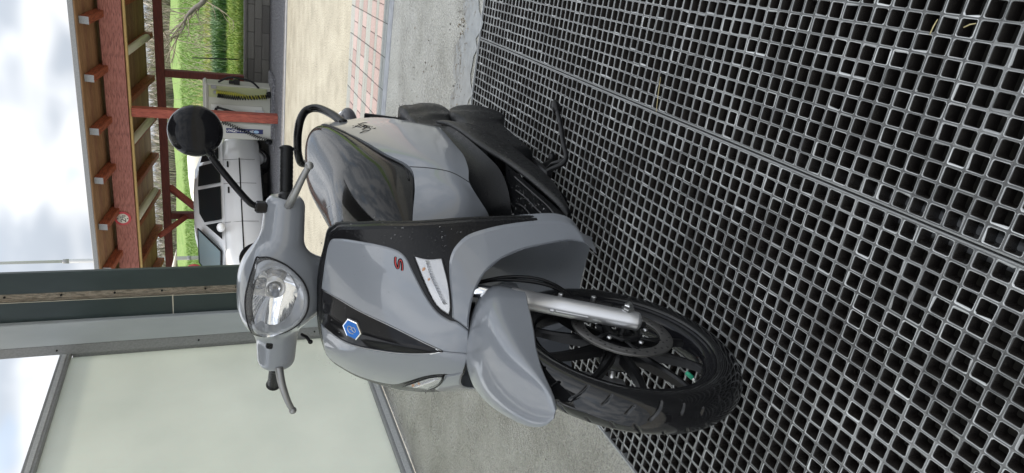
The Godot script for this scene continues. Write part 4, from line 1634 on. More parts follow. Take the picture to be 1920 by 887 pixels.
func make_vacuums() -> void:
	# wide machine behind the post
	var v := thing("vacuum_machine", "wide pale grey vacuum machine with a coiled black and yellow hose", "vacuum machine", sb(-13.0, 0, -2.95), SITE_YAW)
	var g := G.new()
	g.box(Vector3(.04, .58, -.08), Vector3(.66, 1.06, .44), .012)
	part("cabinet", g, M.cabinet, v)
	var hd := G.new()
	hd.box(Vector3(.04, 1.135, -.06), Vector3(.70, .08, .50), .03)
	part("lid", hd, M.cabinet_light, v)
	var rp := G.new()
	rp.box(Vector3(.245, .60, .150), Vector3(.20, .96, .03), .006)
	part("front_panel", rp, M.cabinet_olive, v)
	var dp := G.new()
	dp.box(Vector3(-.13, .62, .146), Vector3(.30, .86, .016), .006)
	part("door", dp, M.cabinet_light, v)
	for k in 9:
		var vg := G.new()
		vg.box(Vector3(-.20 , .78 + k * .020, .156), Vector3(.10, .009, .008), .001)
		part("louvre", vg, M.white_paint, v)
	var sg := G.new()
	sg.box(Vector3(-.08, .24, .156), Vector3(.06, .15, .010), .002)
	part("coin_slot", sg, M.galv, v)
	var gau := G.new()
	gau.box(Vector3(.33, 1.0, .175), Vector3(.06, .09, .03), .006)
	gau.box(Vector3(.235, .97, .175), Vector3(.05, .07, .03), .004)
	part("gauge", gau, M.galv_dark, v)
	var bx := G.new()
	bx.box(Vector3(.42, .62, .02), Vector3(.10, .10, .10), .006)
	bx.box(Vector3(.41, .70, .02), Vector3(.06, .10, .06), .006)
	part("switch_box", bx, M.trim, v)
	var hs := G.new()
	hs.tube(coil([Vector3(.25, .96, .22), Vector3(.24, .70, .24), Vector3(.20, .40, .25), Vector3(.24, .14, .26)], 30, .030), [.008], 6)
	part("coiled_hose", hs, M.hose_yellow, v)
	var h2 := G.new()
	h2.tube(coil([Vector3(.20, .94, .24), Vector3(.18, .60, .27), Vector3(.24, .12, .28), Vector3(.30, .10, .24)], 34, .034), [.009], 6)
	part("coiled_hose", h2, M.plastic, v)
	var h3 := G.new()
	h3.tube(spline([Vector3(-.04, .96, .20), Vector3(-.16, 1.0, .24), Vector3(-.22, .90, .26), Vector3(-.20, .60, .26)], 8), [.024], 10)
	h3.tube(spline([Vector3(-.02, .95, .22), Vector3(-.06, .76, .25), Vector3(-.12, .52, .24), Vector3(-.16, .40, .24)], 8), [.026, .026, .022], 10)
	h3.tube(spline([Vector3(-.16, .42, .25), Vector3(-.20, .30, .26), Vector3(-.26, .14, .24), Vector3(-.30, .05, .22)], 8), [.034, .022, .020], 10)
	h3.tube(spline([Vector3(.40, .92, .06), Vector3(.50, .72, .08), Vector3(.46, .40, .10), Vector3(.36, .26, .16)], 8), [.018], 10)
	part("hose", h3, M.plastic, v)
	var bs := G.new()
	bs.box(Vector3(.05, .030, .05), Vector3(1.1, .06, .80), .008)
	part("plinth", bs, M.asphalt, v)
	# narrow machine with the blue sign
	var n := thing("vacuum_machine", "narrow beige machine with a blue vertical SANIFICA sign", "vacuum machine", sb(-12.75, 0, -3.36), SITE_YAW)
	g = G.new()
	g.box(Vector3(0, .45, -.10), Vector3(.30, .86, .36), .01)
	part("cabinet", g, M.cabinet, n)
	var fr := G.new()
	fr.box(Vector3(0, .45, .082), Vector3(.27, .82, .012), .004)
	part("front_panel", fr, M.cabinet_light, n)
	var sn := G.new()
	sn.box(Vector3(.01, .50, .091), Vector3(.085, .62, .006), .002)
	var sign := part("name_plate", sn, M.navy, n)
	var word := "SANIFICA"
	for k in word.length():
		var tm := TextMesh.new()
		tm.text = word[k]
		tm.font_size = 32
		tm.pixel_size = .062 / 24.0
		tm.depth = .002
		part_mesh("letter", tm, M.white_paint, sign, Vector3(.01, .775 - k * .056, .0955))
	var dec := G.new()
	dec.ball(Vector3(.005, .305, .092), Vector3(.034, .055, .004), 16, 8)
	dec.ball(Vector3(.0, .39, .092), Vector3(.030, .035, .004), 16, 8)
	part("print", dec, M.pale_blue, sign)
	var h4 := G.new()
	h4.tube(coil([Vector3(.16, .98, .12), Vector3(.14, .80, .13), Vector3(.06, .60, .14), Vector3(-.02, .42, .14), Vector3(-.09, .25, .15), Vector3(-.14, .06, .14)], 26, .028), [.007], 6)
	part("coiled_hose", h4, M.plastic, n)
	var nz := G.new()
	nz.tube([Vector3(-.17, .14, .10), Vector3(-.17, .05, .12)], [.035, .045], 10)
	part("nozzle", nz, M.plastic, n)
	var b2 := G.new()
	b2.box(Vector3(0, .012, 0), Vector3(.55, .024, .6), .005)
	part("plinth", b2, M.asphalt, n)

# car: local x forward, y up, z to its left
func car_section(x: float, top: float, w: float, sill := .20, belt := .86) -> Array:
	var half := [Vector3(x, sill, w * .86), Vector3(x, sill + .10, w * .96), Vector3(x, .50, w), Vector3(x, .56, w * 1.005), Vector3(x, lerpf(.56, top, .6), w * .985), Vector3(x, top - .03, w * .93), Vector3(x, top, w * .80), Vector3(x, top + .015, 0)]
	var row := []
	for p in half:
		row.append(p)
	for k in range(half.size() - 2, -1, -1):
		row.append(Vector3(half[k].x, half[k].y, -half[k].z))
	return row

func make_car() -> void:
	var at := Vector3(.24, 0, -13.7)
	var head := Vector3(-.82, 0, .57).normalized()
	var c := thing("parked_car", "white hatchback car parked under the timber canopy", "car", at, atan2(-head.z, head.x))
	var rows := []
	for q in [[-1.85, .60, .55], [-1.80, .78, .70], [-1.55, .87, .78], [-1.0, .885, .81], [-.2, .885, .82], [.6, .885, .82], [.95, .875, .81], [1.3, .82, .80], [1.7, .74, .76], [1.88, .62, .68], [1.93, .50, .60]]:
		rows.append(car_section(q[0], q[1], q[2]))
	var g := G.new()
	g.loft(rows, false, 1)
	g.fan(rows[0], 2)
	g.fan(rows[-1], 2, true)
	part("body", g, M.car_white, c)
	# cabin
	var cab := []
	for q in [[-1.72, .86, .70, .02], [-1.45, 1.26, .64, .0], [-1.15, 1.345, .62, 0], [-.6, 1.375, .62, 0], [-.05, 1.365, .62, 0], [.28, 1.30, .61, 0], [.62, 1.08, .68, 0], [.98, .875, .74, 0]]:
		var row := []
		var top: float = q[1]
		for z in [.775, .765, .70, .4, 0.0, -.4, -.70, -.765, -.775]:
			var f: float = absf(z) / .775
			var y := lerpf(top, .86, pow(f, 7))
			row.append(Vector3(q[0], y, clampf(z, -1, 1) * lerpf(q[2] / .70, 1.0, pow(f, 6)) * .985))
		cab.append(row)
	var cg := G.new()
	cg.loft(cab, false, 1)
	part("cabin", cg, M.car_white, c)
	# windows: slightly proud dark panes on the leaning sides
	for s in [1.0, -1.0]:
		for w in [[[.78, .91], [.40, 1.17], [.40, .91]], [[.34, .91], [.34, 1.19], [.12, 1.27], [-.42, 1.29], [-.42, .91]], [[-.50, .91], [-.50, 1.29], [-.98, 1.27], [-1.02, .91]], [[-1.08, .93], [-1.06, 1.25], [-1.30, 1.20], [-1.50, .93]]]:
			var wg := G.new()
			var ring := []
			for q in w:
				ring.append(Vector3(q[0], q[1], (.790 - (q[1] - .88) * .34) * s))
			wg.fan(ring)
			part("window", wg, M.car_glass, c)
	var ws := G.new()
	var wr := []
	for q in [[.93, .915, .66], [.36, 1.275, .54], [.36, 1.275, -.54], [.93, .915, -.66]]:
		wr.append(Vector3(q[0] + .012, q[1] + .02, q[2]))
	ws.fan(wr)
	part("windscreen", ws, M.windscreen, c)
	var wf := G.new()
	wr.append(wr[0])
	wf.tube(wr, [.016], 6, 1.0, Vector3.UP, false)
	part("windscreen_seal", wf, M.plastic, c)
	for s in [1.0, -1.0]:
		for x in [1.22, -1.22]:
			var ar := G.new()
			ar.lathe(Vector3(x, .31, .815 * s), [Vector2(0, .0), Vector2(.345, .0), Vector2(.35, -.01)], 32, Basis(Vector3(1, 0, 0), Vector3(0, 0, s), Vector3(0, -s, 0)))
			if x > 0:
				part("wheel_arch", ar, M.plastic, c)
			var wg := G.new()
			wg.lathe(Vector3(x, .29, (.70 if x > 0 else .54) * s), [Vector2(.0, .09), Vector2(.17, .10), Vector2(.20, .125), Vector2(.275, .125), Vector2(.29, .10), Vector2(.29, -.08), Vector2(.2, -.09)], 32, Basis(Vector3(1, 0, 0), Vector3(0, 0, s), Vector3(0, -s, 0)))
			var wh := part("wheel", wg, M.rubber, c)
			var hg := G.new()
			hg.lathe(Vector3(x, .29, (.70 if x > 0 else .54) * s), [Vector2(.0, .135), Vector2(.06, .135), Vector2(.15, .120), Vector2(.185, .130), Vector2(.19, .10)], 24, Basis(Vector3(1, 0, 0), Vector3(0, 0, s), Vector3(0, -s, 0)))
			part("rim", hg, M.alloy, wh)
		var mg := G.new()
		mg.ball(Vector3(.60, .93, .89 * s), Vector3(.07, .07, .11), 16, 10)
		part("door_mirror", mg, M.car_white, c)
		var st := G.new()
		st.box(Vector3(-.02, .575, .828 * s), Vector3(2.1, .022, .012), .004)
		part("side_strip", st, M.plastic, c)
		for x in [.42, -.46, -1.04]:
			var dg := G.new()
			dg.tube([Vector3(x, .30, .822 * s), Vector3(x, .56, .828 * s), Vector3(x, .86, .79 * s)], [.004], 4)
			part("door_gap", dg, M.plastic, c)
		for x in [-.30, -.92]:
			var hg2 := G.new()
			hg2.box(Vector3(x, .78, .812 * s), Vector3(.14, .03, .02), .006)
			part("door_handle", hg2, M.plastic, c)
		var lg := G.new()
		lg.box(Vector3(1.80, .66, .56 * s), Vector3(.18, .13, .30), .03, Basis(Vector3.UP, -.5 * s))
		var hl := part("headlight", lg, M.lamp_glass, c)
		var ag := G.new()
		ag.box(Vector3(1.76, .66, .71 * s), Vector3(.16, .11, .06), .02, Basis(Vector3.UP, -.6 * s))
		part("indicator", ag, M.amber, hl)
	var bp := G.new()
	bp.box(Vector3(1.93, .38, 0), Vector3(.10, .18, 1.35), .04)
	part("bumper", bp, M.car_white, c)
	var sh := G.new()
	sh.box(Vector3(0, .19, 0), Vector3(3.4, .06, 1.3), .01)
	part("underbody", sh, M.plastic, c)
	var wp := G.new()
	wp.tube([Vector3(.96, .92, .5), Vector3(.90, .955, .0)], [.010], 5)
	part("wiper", wp, M.plastic, c)
	# seats seen dark through the glass
	var ig := G.new()
	ig.box(Vector3(-.3, .80, 0), Vector3(1.9, .5, 1.2), .1)
	part("interior", ig, M.trim, c)

func make_far_things() -> void:
	# white van beyond the car, only its roof in view
	var v := thing("parked_van", "white van with a rounded roof standing behind the white car", "van", sb(-16.2, .45, -5.6), SITE_YAW)
	var rows := []
	for q in [[-.62, 1.00], [-.55, .78], [-.40, .92], [-.15, 1.0], [.2, 1.03], [.6, 1.04], [1.0, 1.03], [1.6, 1.01]]:
		var row := []
		var top: float = q[1] + .03 if q[0] > -.6 else .72
		for p in [[.0, -.55], [top * .6, -.58], [top * .94, -.52], [top, -.38], [top + .02, 0.0], [top, .38], [top * .94, .52], [top * .6, .58], [.0, .55]]:
			row.append(Vector3(q[0], p[0], p[1]))
		rows.append(row)
	var g := G.new()
	g.loft(rows, false, 1)
	g.fan(rows[0], 2)
	g.fan(rows[-1], 2, true)
	part("body", g, M.cream_paint, v)
	var wg := G.new()
	wg.box(Vector3(.5, .70, .575), Vector3(.7, .18, .01), .003)
	part("window", wg, M.car_glass, v)
	for x in [-.2, 1.1]:
		var tg := G.new()
		tg.lathe(Vector3(x, .05, .5), [Vector2(0, .09), Vector2(.2, .09), Vector2(.22, .06), Vector2(.22, -.06)], 20, Basis(Vector3(1, 0, 0), Vector3(0, 0, 1), Vector3(0, -1, 0)))
		part("wheel", tg, M.rubber, v)
	# tall pole
	var p := thing("lamp_pole", "tall thin grey metal pole behind the green column", "pole", sb(-18.0, .55, -8.30), 0.0)
	var pg := G.new()
	pg.tube([Vector3(0, -.3, 0), Vector3(0, 3.85, 0)], [.052], 14)
	pg.tube([Vector3(0, 3.8, 0), Vector3(0, 8.0, 0)], [.036], 14)
	part("shaft", pg, M.galv, p)
	var cg := G.new()
	cg.tube([Vector3(0, 1.02, 0), Vector3(0, 1.10, 0)], [.060], 14)
	cg.tube([Vector3(0, 3.78, 0), Vector3(0, 3.90, 0)], [.058], 14)
	part("collar", cg, M.galv_dark, p)
	var ag := G.new()
	ag.tube(spline([Vector3(0, 7.95, 0), Vector3(.2, 8.3, .2), Vector3(.8, 8.45, .6)], 5), [.03], 10)
	ag.box(Vector3(.95, 8.44, .70), Vector3(.5, .08, .2), .03, Basis(Vector3.UP, -.65))
	part("lamp_head", ag, M.galv_dark, p)
	# round red sign low behind the car
	var s := thing("round_sign", "round red sign with white markings low on the grass behind the car", "sign", sb(-17.6, 1.50, -8.56), .12)
	var fz := Basis(Vector3(1, 0, 0), Vector3(0, 0, 1), Vector3(0, -1, 0))
	var sg := G.new()
	sg.lathe(Vector3.ZERO, [Vector2(0, -.01), Vector2(.24, -.01), Vector2(.24, .008), Vector2(0, .008)], 36, fz)
	part("plate", sg, M.sign_red, s)
	for k in 3:
		var lg := G.new()
		lg.box(Vector3(.04 + k * .05, -.03, .010), Vector3(.018, .24, .004), .001)
		part("marking", lg, M.sign_white, s)
	var bg := G.new()
	bg.tube([Vector3(0, -1.1, -.03), Vector3(0, .1, -.03)], [.025], 8)
	part("post", bg, M.galv, s)
	# pale pointed banner tip
	var b := thing("feather_banner", "cream feather banner tip poking out from behind the green column", "banner", sb(-9.5, 0, -5.02), SITE_YAW)
	var fgm := G.new()
	var up := []
	var dn := []
	for k in 13:
		var f := k / 12.0
		var x := lerpf(-.25, .777, f)
		var w := .064 * (1.0 - pow(f, 1.7)) + .001
		var y := 1.665 - .129 * pow(f, 1.3)
		up.append([Vector3(x, y + w, 0), Vector3(x, y + w * .3, .014 * (1 - f) + .001), Vector3(x, y - w, 0), Vector3(x, y, -.012 * (1 - f) - .001)])
	fgm.loft(up, true, 1)
	fgm.fan(up[0], 2)
	part("sail", fgm, M.cream_paint, b)
	var mg := G.new()
	mg.tube(spline([Vector3(-.30, 0, 0), Vector3(-.32, 1.2, 0), Vector3(-.28, 1.66, 0), Vector3(-.1, 1.66, -.01)], 5), [.012], 8)
	part("mast", mg, M.galv_dark, b)
	# black stake in the grass
	var k := thing("garden_stake", "thin black stake standing in the bright grass above the block wall", "stake", sb(-14.9, .40, -2.47), SITE_YAW)
	var kg := G.new()
	kg.tube([Vector3(.03, -.1, 0), Vector3(-.03, .96, -.02)], [.014, .012], 8)
	part("rod", kg, M.plastic, k)

# ---------------------------------------------------------------- plants
func twig(g: G, p: Vector3, d: Vector3, len: float, r: float, depth: int, rg: RandomNumberGenerator) -> void:
	var pts := [p]
	var dir := d
	var q := p
	for k in 4:
		dir = (dir + Vector3(rg.randf_range(-.28, .28), rg.randf_range(-.18, .26), rg.randf_range(-.28, .28))).normalized()
		q += dir * len * .25
		pts.append(q)
	g.tube(pts, [r, r * .85, r * .7, r * .55, r * .45], 5 if r > .008 else 3, 1.0, Vector3(.1, .2, .9), false)
	if depth <= 0:
		return
	for k in rg.randi_range(2, 4):
		var i := rg.randi_range(1, 4)
		var nd := (dir + Vector3(rg.randf_range(-.9, .9), rg.randf_range(-.5, .9), rg.randf_range(-.9, .9))).normalized()
		twig(g, pts[i], nd, len * rg.randf_range(.5, .8), r * .5, depth - 1, rg)

func make_grit() -> void:
	var g := G.new()
	g.ball(Vector3.ZERO, Vector3(1, .35, .7), 6, 4)
	var r := RandomNumberGenerator.new()
	r.seed = 55
	var mm := MultiMesh.new()
	mm.transform_format = MultiMesh.TRANSFORM_3D
	mm.use_colors = true
	mm.mesh = g.done()
	mm.instance_count = 700
	for k in 700:
		var b := r.randf_range(-1.2, .5)
		var a := -3.20 - .10 * sin(b * 3.0) + r.randfn(0, .045)
		if k > 420:
			a = r.randf_range(-4.4, -2.95)
			b = r.randf_range(-2.7, .6)
		if k > 600:
			a = r.randf_range(-4.4, -1.0)
			b = r.randf_range(-2.75, -1.32)
		var s := r.randf_range(.0018, .006)
		mm.set_instance_transform(k, Transform3D(Basis(Vector3.UP, r.randf() * TAU).scaled(Vector3(s, s, s)), sb(a, .003, b)))
		mm.set_instance_color(k, [Color(.10, .07, .04), Color(.05, .04, .03), Color(.20, .15, .09)][r.randi() % 3])
	var o := MultiMeshInstance3D.new()
	o.name = "wet_grit"
	o.multimesh = mm
	o.material_override = M.far_scrub
	o.set_meta("kind", "stuff")
	o.set_meta("label", "brown leaf bits and grit lying on the wet concrete")
	o.set_meta("category", "grit")
	add_child(o)

func make_straws() -> void:
	for q in [[1752, 80, 1768, 52, "pale dry straw lying across the grating bars near the top edge"], [1816, 68, 1840, 61, "short pale straw on the grating, right of the longer one"], [1236, 215, 1246, 150, "thin brown straw lying on the grating beyond the stand"]]:
		var a := ground_at(q[0], q[1])
		var b := ground_at(q[2], q[3])
		var t := thing("dry_straw", q[4], "straw", a)
		var g := G.new()
		g.tube([Vector3(0, .002, 0), (b - a) * .5 + Vector3(.001, .004, .001), b - a + Vector3(0, .003, 0)], [.0010, .0011, .0007], 6)
		part("stalk", g, M.straw, t)

func ground_at(x: float, y: float) -> Vector3:
	# where a sight line through the photograph meets the ground
	var th := atan((960.0 - 392.0) / 1250.0)
	var d := Vector3((443.5 - y) / 1250.0, 0, 0) + Vector3(0, cos(th), -sin(th)) * ((960.0 - x) / 1250.0) - Vector3(0, sin(th), cos(th))
	return Vector3(0, 1.12, 0) + d * (1.12 / -d.y)

func make_plants() -> void:
	# bare tree whose grey limb hangs into view from the right
	var t := thing("bare_tree", "bare grey tree whose leafless limb hangs in front of the field", "tree", sb(-15.6, .45, -.2), 0.0)
	var o := t.position
	var g := G.new()
	var limb := []
	for q in [[-15.6, .95, -.3], [-15.6, 1.02, -1.0], [-15.5, 1.124, -1.428], [-15.5, 1.303, -1.604], [-15.5, 1.432, -1.753], [-15.5, 1.494, -1.885], [-15.5, 1.517, -2.012], [-15.5, 1.598, -2.147], [-15.5, 1.707, -2.221], [-15.5, 1.85, -2.194]]:
		limb.append(sb(q[0], q[1], q[2]) - o)
	g.tube(spline([Vector3(0, -.2, 0), Vector3(.02, .3, 0), limb[0]], 5), [.17, .14, .10], 12)
	part("trunk", g, M.bark, t)
	var lg := G.new()
	lg.tube(spline(limb, 5), [.09, .085, .08, .075, .07, .066, .064, .06, .058, .056, .054, .05, .05, .046, .044, .042, .04, .038, .036, .034, .032, .03, .03, .028, .026, .024, .022, .02, .018, .016, .014, .012, .011, .01, .009, .008], 10)
	part("limb", lg, M.bark, t)
	var tg := G.new()
	var r := RandomNumberGenerator.new()
	r.seed = 21
	for k in 26:
		var p: Vector3 = limb[2 + k % 8]
		var d := (-EB * r.randf_range(-.2, 1.0) + Vector3.UP * r.randf_range(-.5, 1.2) + EA * r.randf_range(-.4, .4)).normalized()
		twig(tg, p, d, r.randf_range(.45, .95), r.randf_range(.010, .017), 2, r)
	part("twigs", tg, M.bark_light, t).set_meta("kind", "stuff")
	# bare brushwood behind
	for k in 5:
		var b: float = [-1.3, -2.2, -3.0, -3.9, -.4][k]
		var bu := thing("bare_bush", ["tangled bare bush at the right edge of the field", "tangled bare bush behind the black stake", "dry yellowish bush above the wide vacuum machine", "low dry bush behind the front post", "bare bush beyond the right edge"][k], "bush", sb(-19.5 + (k % 3) * .9, .72, b * 1.42), 0.0)
		var bg := G.new()
		r.seed = 100 + k
		for j in 26:
			twig(bg, Vector3(r.randf_range(-.7, .7), 0, r.randf_range(-.4, .4)), Vector3(r.randf_range(-.6, .6), 1, r.randf_range(-.6, .6)).normalized(), r.randf_range(.5, .95), r.randf_range(.006, .011), 1, r)
		part("twigs", bg, M.straw if k >= 2 else M.bark_light, bu).set_meta("kind", "stuff")
	# bare wood along the top of the field: trees one can tell apart
	for k in 30:
		r.seed = 300 + k
		var b := lerpf(-64, 14, (k + r.randf_range(-.4, .4)) / 29.0)
		var tr := thing("hill_tree", "bare tree in the wood along the top of the field", "tree", sb(-88 - r.randf_range(0, 22), 4.7, b), r.randf() * 6.0, "bare trees on the hilltop")
		var h := r.randf_range(4.5, 7.5)
		var tk := G.new()
		tk.tube([Vector3(0, -1, 0), Vector3(.1, h * .3, 0), Vector3(.0, h * .6, .1)], [.22, .17, .10], 6)
		part("trunk", tk, M.far_bark, tr)
		var cr := G.new()
		for j in 17:
			var y := h * r.randf_range(.12, .6)
			twig(cr, Vector3(.05, y, 0), Vector3(r.randf_range(-1, 1), r.randf_range(.3, 1.2), r.randf_range(-1, 1)).normalized(), h * r.randf_range(.25, .42), .06, 2, r)
		part("crown", cr, M.far_bark, tr).set_meta("kind", "stuff")
	# undergrowth of the wood
	tufts("hill_scrub", 5200, func(q: RandomNumberGenerator) -> Transform3D:
		var a := -86 - q.randf() * 24
		var s := q.randf_range(1.6, 3.6)
		return Transform3D(Basis(Vector3.UP, q.randf() * TAU).scaled(Vector3(s, s * q.randf_range(.7, 1.1), s)), sb(a, 4.5 - (a + 86) * .04, q.randf_range(-75, 22))), M.far_scrub, blade_mesh(9, .040, 61), 7, [Color(.30, .27, .22), Color(.18, .17, .14), Color(.40, .36, .30)])
	# bank above the wall: bright grass, then dark leafy reeds, then mixed weeds
	tufts("bank_grass", 15000, func(q: RandomNumberGenerator) -> Transform3D:
		var a := -14.15 - pow(q.randf(), .8) * 3.2
		var s := q.randf_range(.09, .18)
		return Transform3D(Basis(Vector3.UP, q.randf() * TAU).scaled(Vector3(s * 1.3, s, s * 1.3)), sb(a, bank(a) - .01, q.randf_range(-10.5, 2.0))), M.leaf, blade_mesh(9, .055, 3), 1, [Color(.16, .27, .03), Color(.22, .32, .04), Color(.27, .31, .07), Color(.12, .22, .025)])
	tufts("leafy_reeds", 2600, func(q: RandomNumberGenerator) -> Transform3D:
		var a := -17.3 - q.randf() * 1.5
		var s := q.randf_range(.28, .48)
		return Transform3D(Basis(Vector3.UP, q.randf() * TAU).scaled(Vector3(s * .8, s, s * .8)), sb(a, bank(a) - .02, q.randf_range(-3.9, 2.6))), M.leaf, blade_mesh(8, .10, 4), 2, [Color(.07, .15, .06), Color(.14, .24, .11), Color(.24, .33, .20), Color(.05, .12, .045)])
	tufts("weeds", 3600, func(q: RandomNumberGenerator) -> Transform3D:
		var a := -18.8 - q.randf() * 3.2
		var s := q.randf_range(.20, .42)
		return Transform3D(Basis(Vector3.UP, q.randf() * TAU).scaled(Vector3(s, s, s)), sb(a, bank(a) - .02, q.randf_range(-4.6, 3.2))), M.leaf, blade_mesh(9, .07, 5), 3, [Color(.14, .24, .05), Color(.24, .34, .08), Color(.38, .38, .09), Color(.30, .30, .10)])
	tufts("field_grass", 16000, func(q: RandomNumberGenerator) -> Transform3D:
		var a := -17.5 - pow(q.randf(), 1.5) * 34.0
		var s := q.randf_range(.10, .20) * (1.0 + (-a - 17) * .03)
		return Transform3D(Basis(Vector3.UP, q.randf() * TAU).scaled(Vector3(s * 1.5, s, s * 1.5)), sb(a, bank(a) - .02, q.randf_range(-12 + a * .5, 4.0 - a * .02))), M.leaf, blade_mesh(8, .06, 6), 4, [Color(.13, .23, .045), Color(.17, .27, .05), Color(.15, .25, .06), Color(.20, .29, .08)])

func bank(a: float) -> float:
	var prof := [[-14.0, .36], [-14.6, .42], [-16.5, .52], [-19.0, .66], [-22.0, .86], [-26.0, 1.10], [-32.0, 1.40], [-40.0, 1.85], [-50.0, 2.45], [-65.0, 3.40], [-85.0, 4.65], [-110.0, 5.6]]
	for k in prof.size() - 1:
		if a <= prof[k][0] and a >= prof[k + 1][0]:
			return lerpf(prof[k][1], prof[k + 1][1], (a - prof[k][0]) / (prof[k + 1][0] - prof[k][0]))
	return .3

func blade_mesh(n: int, w: float, sd: int) -> ArrayMesh:
	var g := G.new()
	var r := RandomNumberGenerator.new()
	r.seed = sd
	for k in n:
		var an := r.randf() * TAU
		var d := Vector3(cos(an), 0, sin(an))
		var side := Vector3(-d.z, 0, d.x) * w * .5
		var o := d * r.randf() * .35
		var h := r.randf_range(.6, 1.0)
		var m := o + d * .18 + Vector3.UP * h * .6
		var tp := o + d * r.randf_range(.3, .6) + Vector3.UP * h
		g.quad(o - side, o + side, m + side * .8, m - side * .8)
		g.tri(m - side * .8, m + side * .8, tp)
	return g.done()

func tufts(called: String, n: int, where: Callable, m: Material, mesh: Mesh, sd: int, tones: Array) -> void:
	var r := RandomNumberGenerator.new()
	r.seed = sd
	var mm := MultiMesh.new()
	mm.transform_format = MultiMesh.TRANSFORM_3D
	mm.use_colors = true
	mm.mesh = mesh
	mm.instance_count = n
	for k in n:
		mm.set_instance_transform(k, where.call(r))
		var c: Color = tones[r.randi() % tones.size()]
		mm.set_instance_color(k, c * r.randf_range(.8, 1.2))
	var o := MultiMeshInstance3D.new()
	o.name = called
	o.multimesh = mm
	o.material_override = m
	o.set_meta("kind", "stuff")
	o.set_meta("label", called.replace("_", " ") + " growing behind the block wall")
	o.set_meta("category", "plants")
	add_child(o)

# ---------------------------------------------------------------- sky
func cloud_sky() -> ImageTexture:
	var w := 1024
	var h := 512
	var im := Image.create(w, h, false, Image.FORMAT_RGBF)
	var n1 := FastNoiseLite.new()
	n1.frequency = 2.3
	n1.fractal_octaves = 5
	n1.seed = 9
	var n2 := FastNoiseLite.new()
	n2.frequency = 1.5
	n2.fractal_octaves = 3
	n2.seed = 31
	var light := Color(.90, .92, .95)
	var greyc := Color(.46, .51, .58)
	var blue := Color(.42, .56, .76)
	for y in h:
		var el := (0.5 - (y + .5) / h) * PI
		for x in w:
			var az := (x + .5) / w * TAU
			var d := Vector3(cos(el) * sin(az), sin(el), cos(el) * cos(az))
			var f := 1.0 / (maxf(d.y, 0.0) + .28)
			var q := Vector3(d.x * f, d.y * .9, d.z * f)
			var a := n1.get_noise_3dv(q) * .5 + .5
			var b := n2.get_noise_3dv(q * 1.1 + Vector3(4, 2, 7)) * .5 + .5
			var c := light.lerp(greyc, smoothstep(.36, .60, b) * .95)
			c = c.lerp(light * 1.06, smoothstep(.52, .74, a) * .8)
			c = c.lerp(blue, smoothstep(.40, .27, a) * .45)
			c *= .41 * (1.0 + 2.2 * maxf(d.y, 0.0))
			if d.y < 0:
				c = c.lerp(Color(.35, .36, .34), minf(1.0, -d.y * 8))
			im.set_pixel(x, y, c)
	return ImageTexture.create_from_image(im)

# ---------------------------------------------------------------- water drops on the scooter's panels
func make_drops(t: Node3D) -> void:
	var r := RandomNumberGenerator.new()
	r.seed = 12
	var sm := SphereMesh.new()
	sm.radius = 1.0
	sm.height = 2.0
	sm.radial_segments = 10
	sm.rings = 6
	var xf := []
	for k in 900:
		var l := r.randf_range(-.235, .235)
		var y := r.randf_range(.32, .885)
		if y < .62 and absf(l) < .20:
			continue
		if y > .62 and absf(l) < .19 and r.randf() < .75:
			continue
		var p := on_shield(l, y) + Vector3(0, 0, .0005)
		var s := r.randf_range(.0005, .0016)
		xf.append(Transform3D(Basis().scaled(Vector3(s, s, s * .7)), p))
	for k in 500:
		var p := Vector3(r.randf_range(-.20, .20), .305, r.randf_range(-.63, -.27))
		var s := r.randf_range(.0008, .0022)
		xf.append(Transform3D(Basis().scaled(Vector3(s, s * .7, s)), p + Vector3(0, -.004, 0)))
	var mm := MultiMesh.new()
	mm.transform_format = MultiMesh.TRANSFORM_3D
	mm.mesh = sm
	mm.instance_count = xf.size()
	for k in xf.size():
		mm.set_instance_transform(k, xf[k])
	var o := MultiMeshInstance3D.new()
	o.name = "water_drops"
	o.multimesh = mm
	o.material_override = M.water
	o.set_meta("kind", "stuff")
	t.add_child(o)

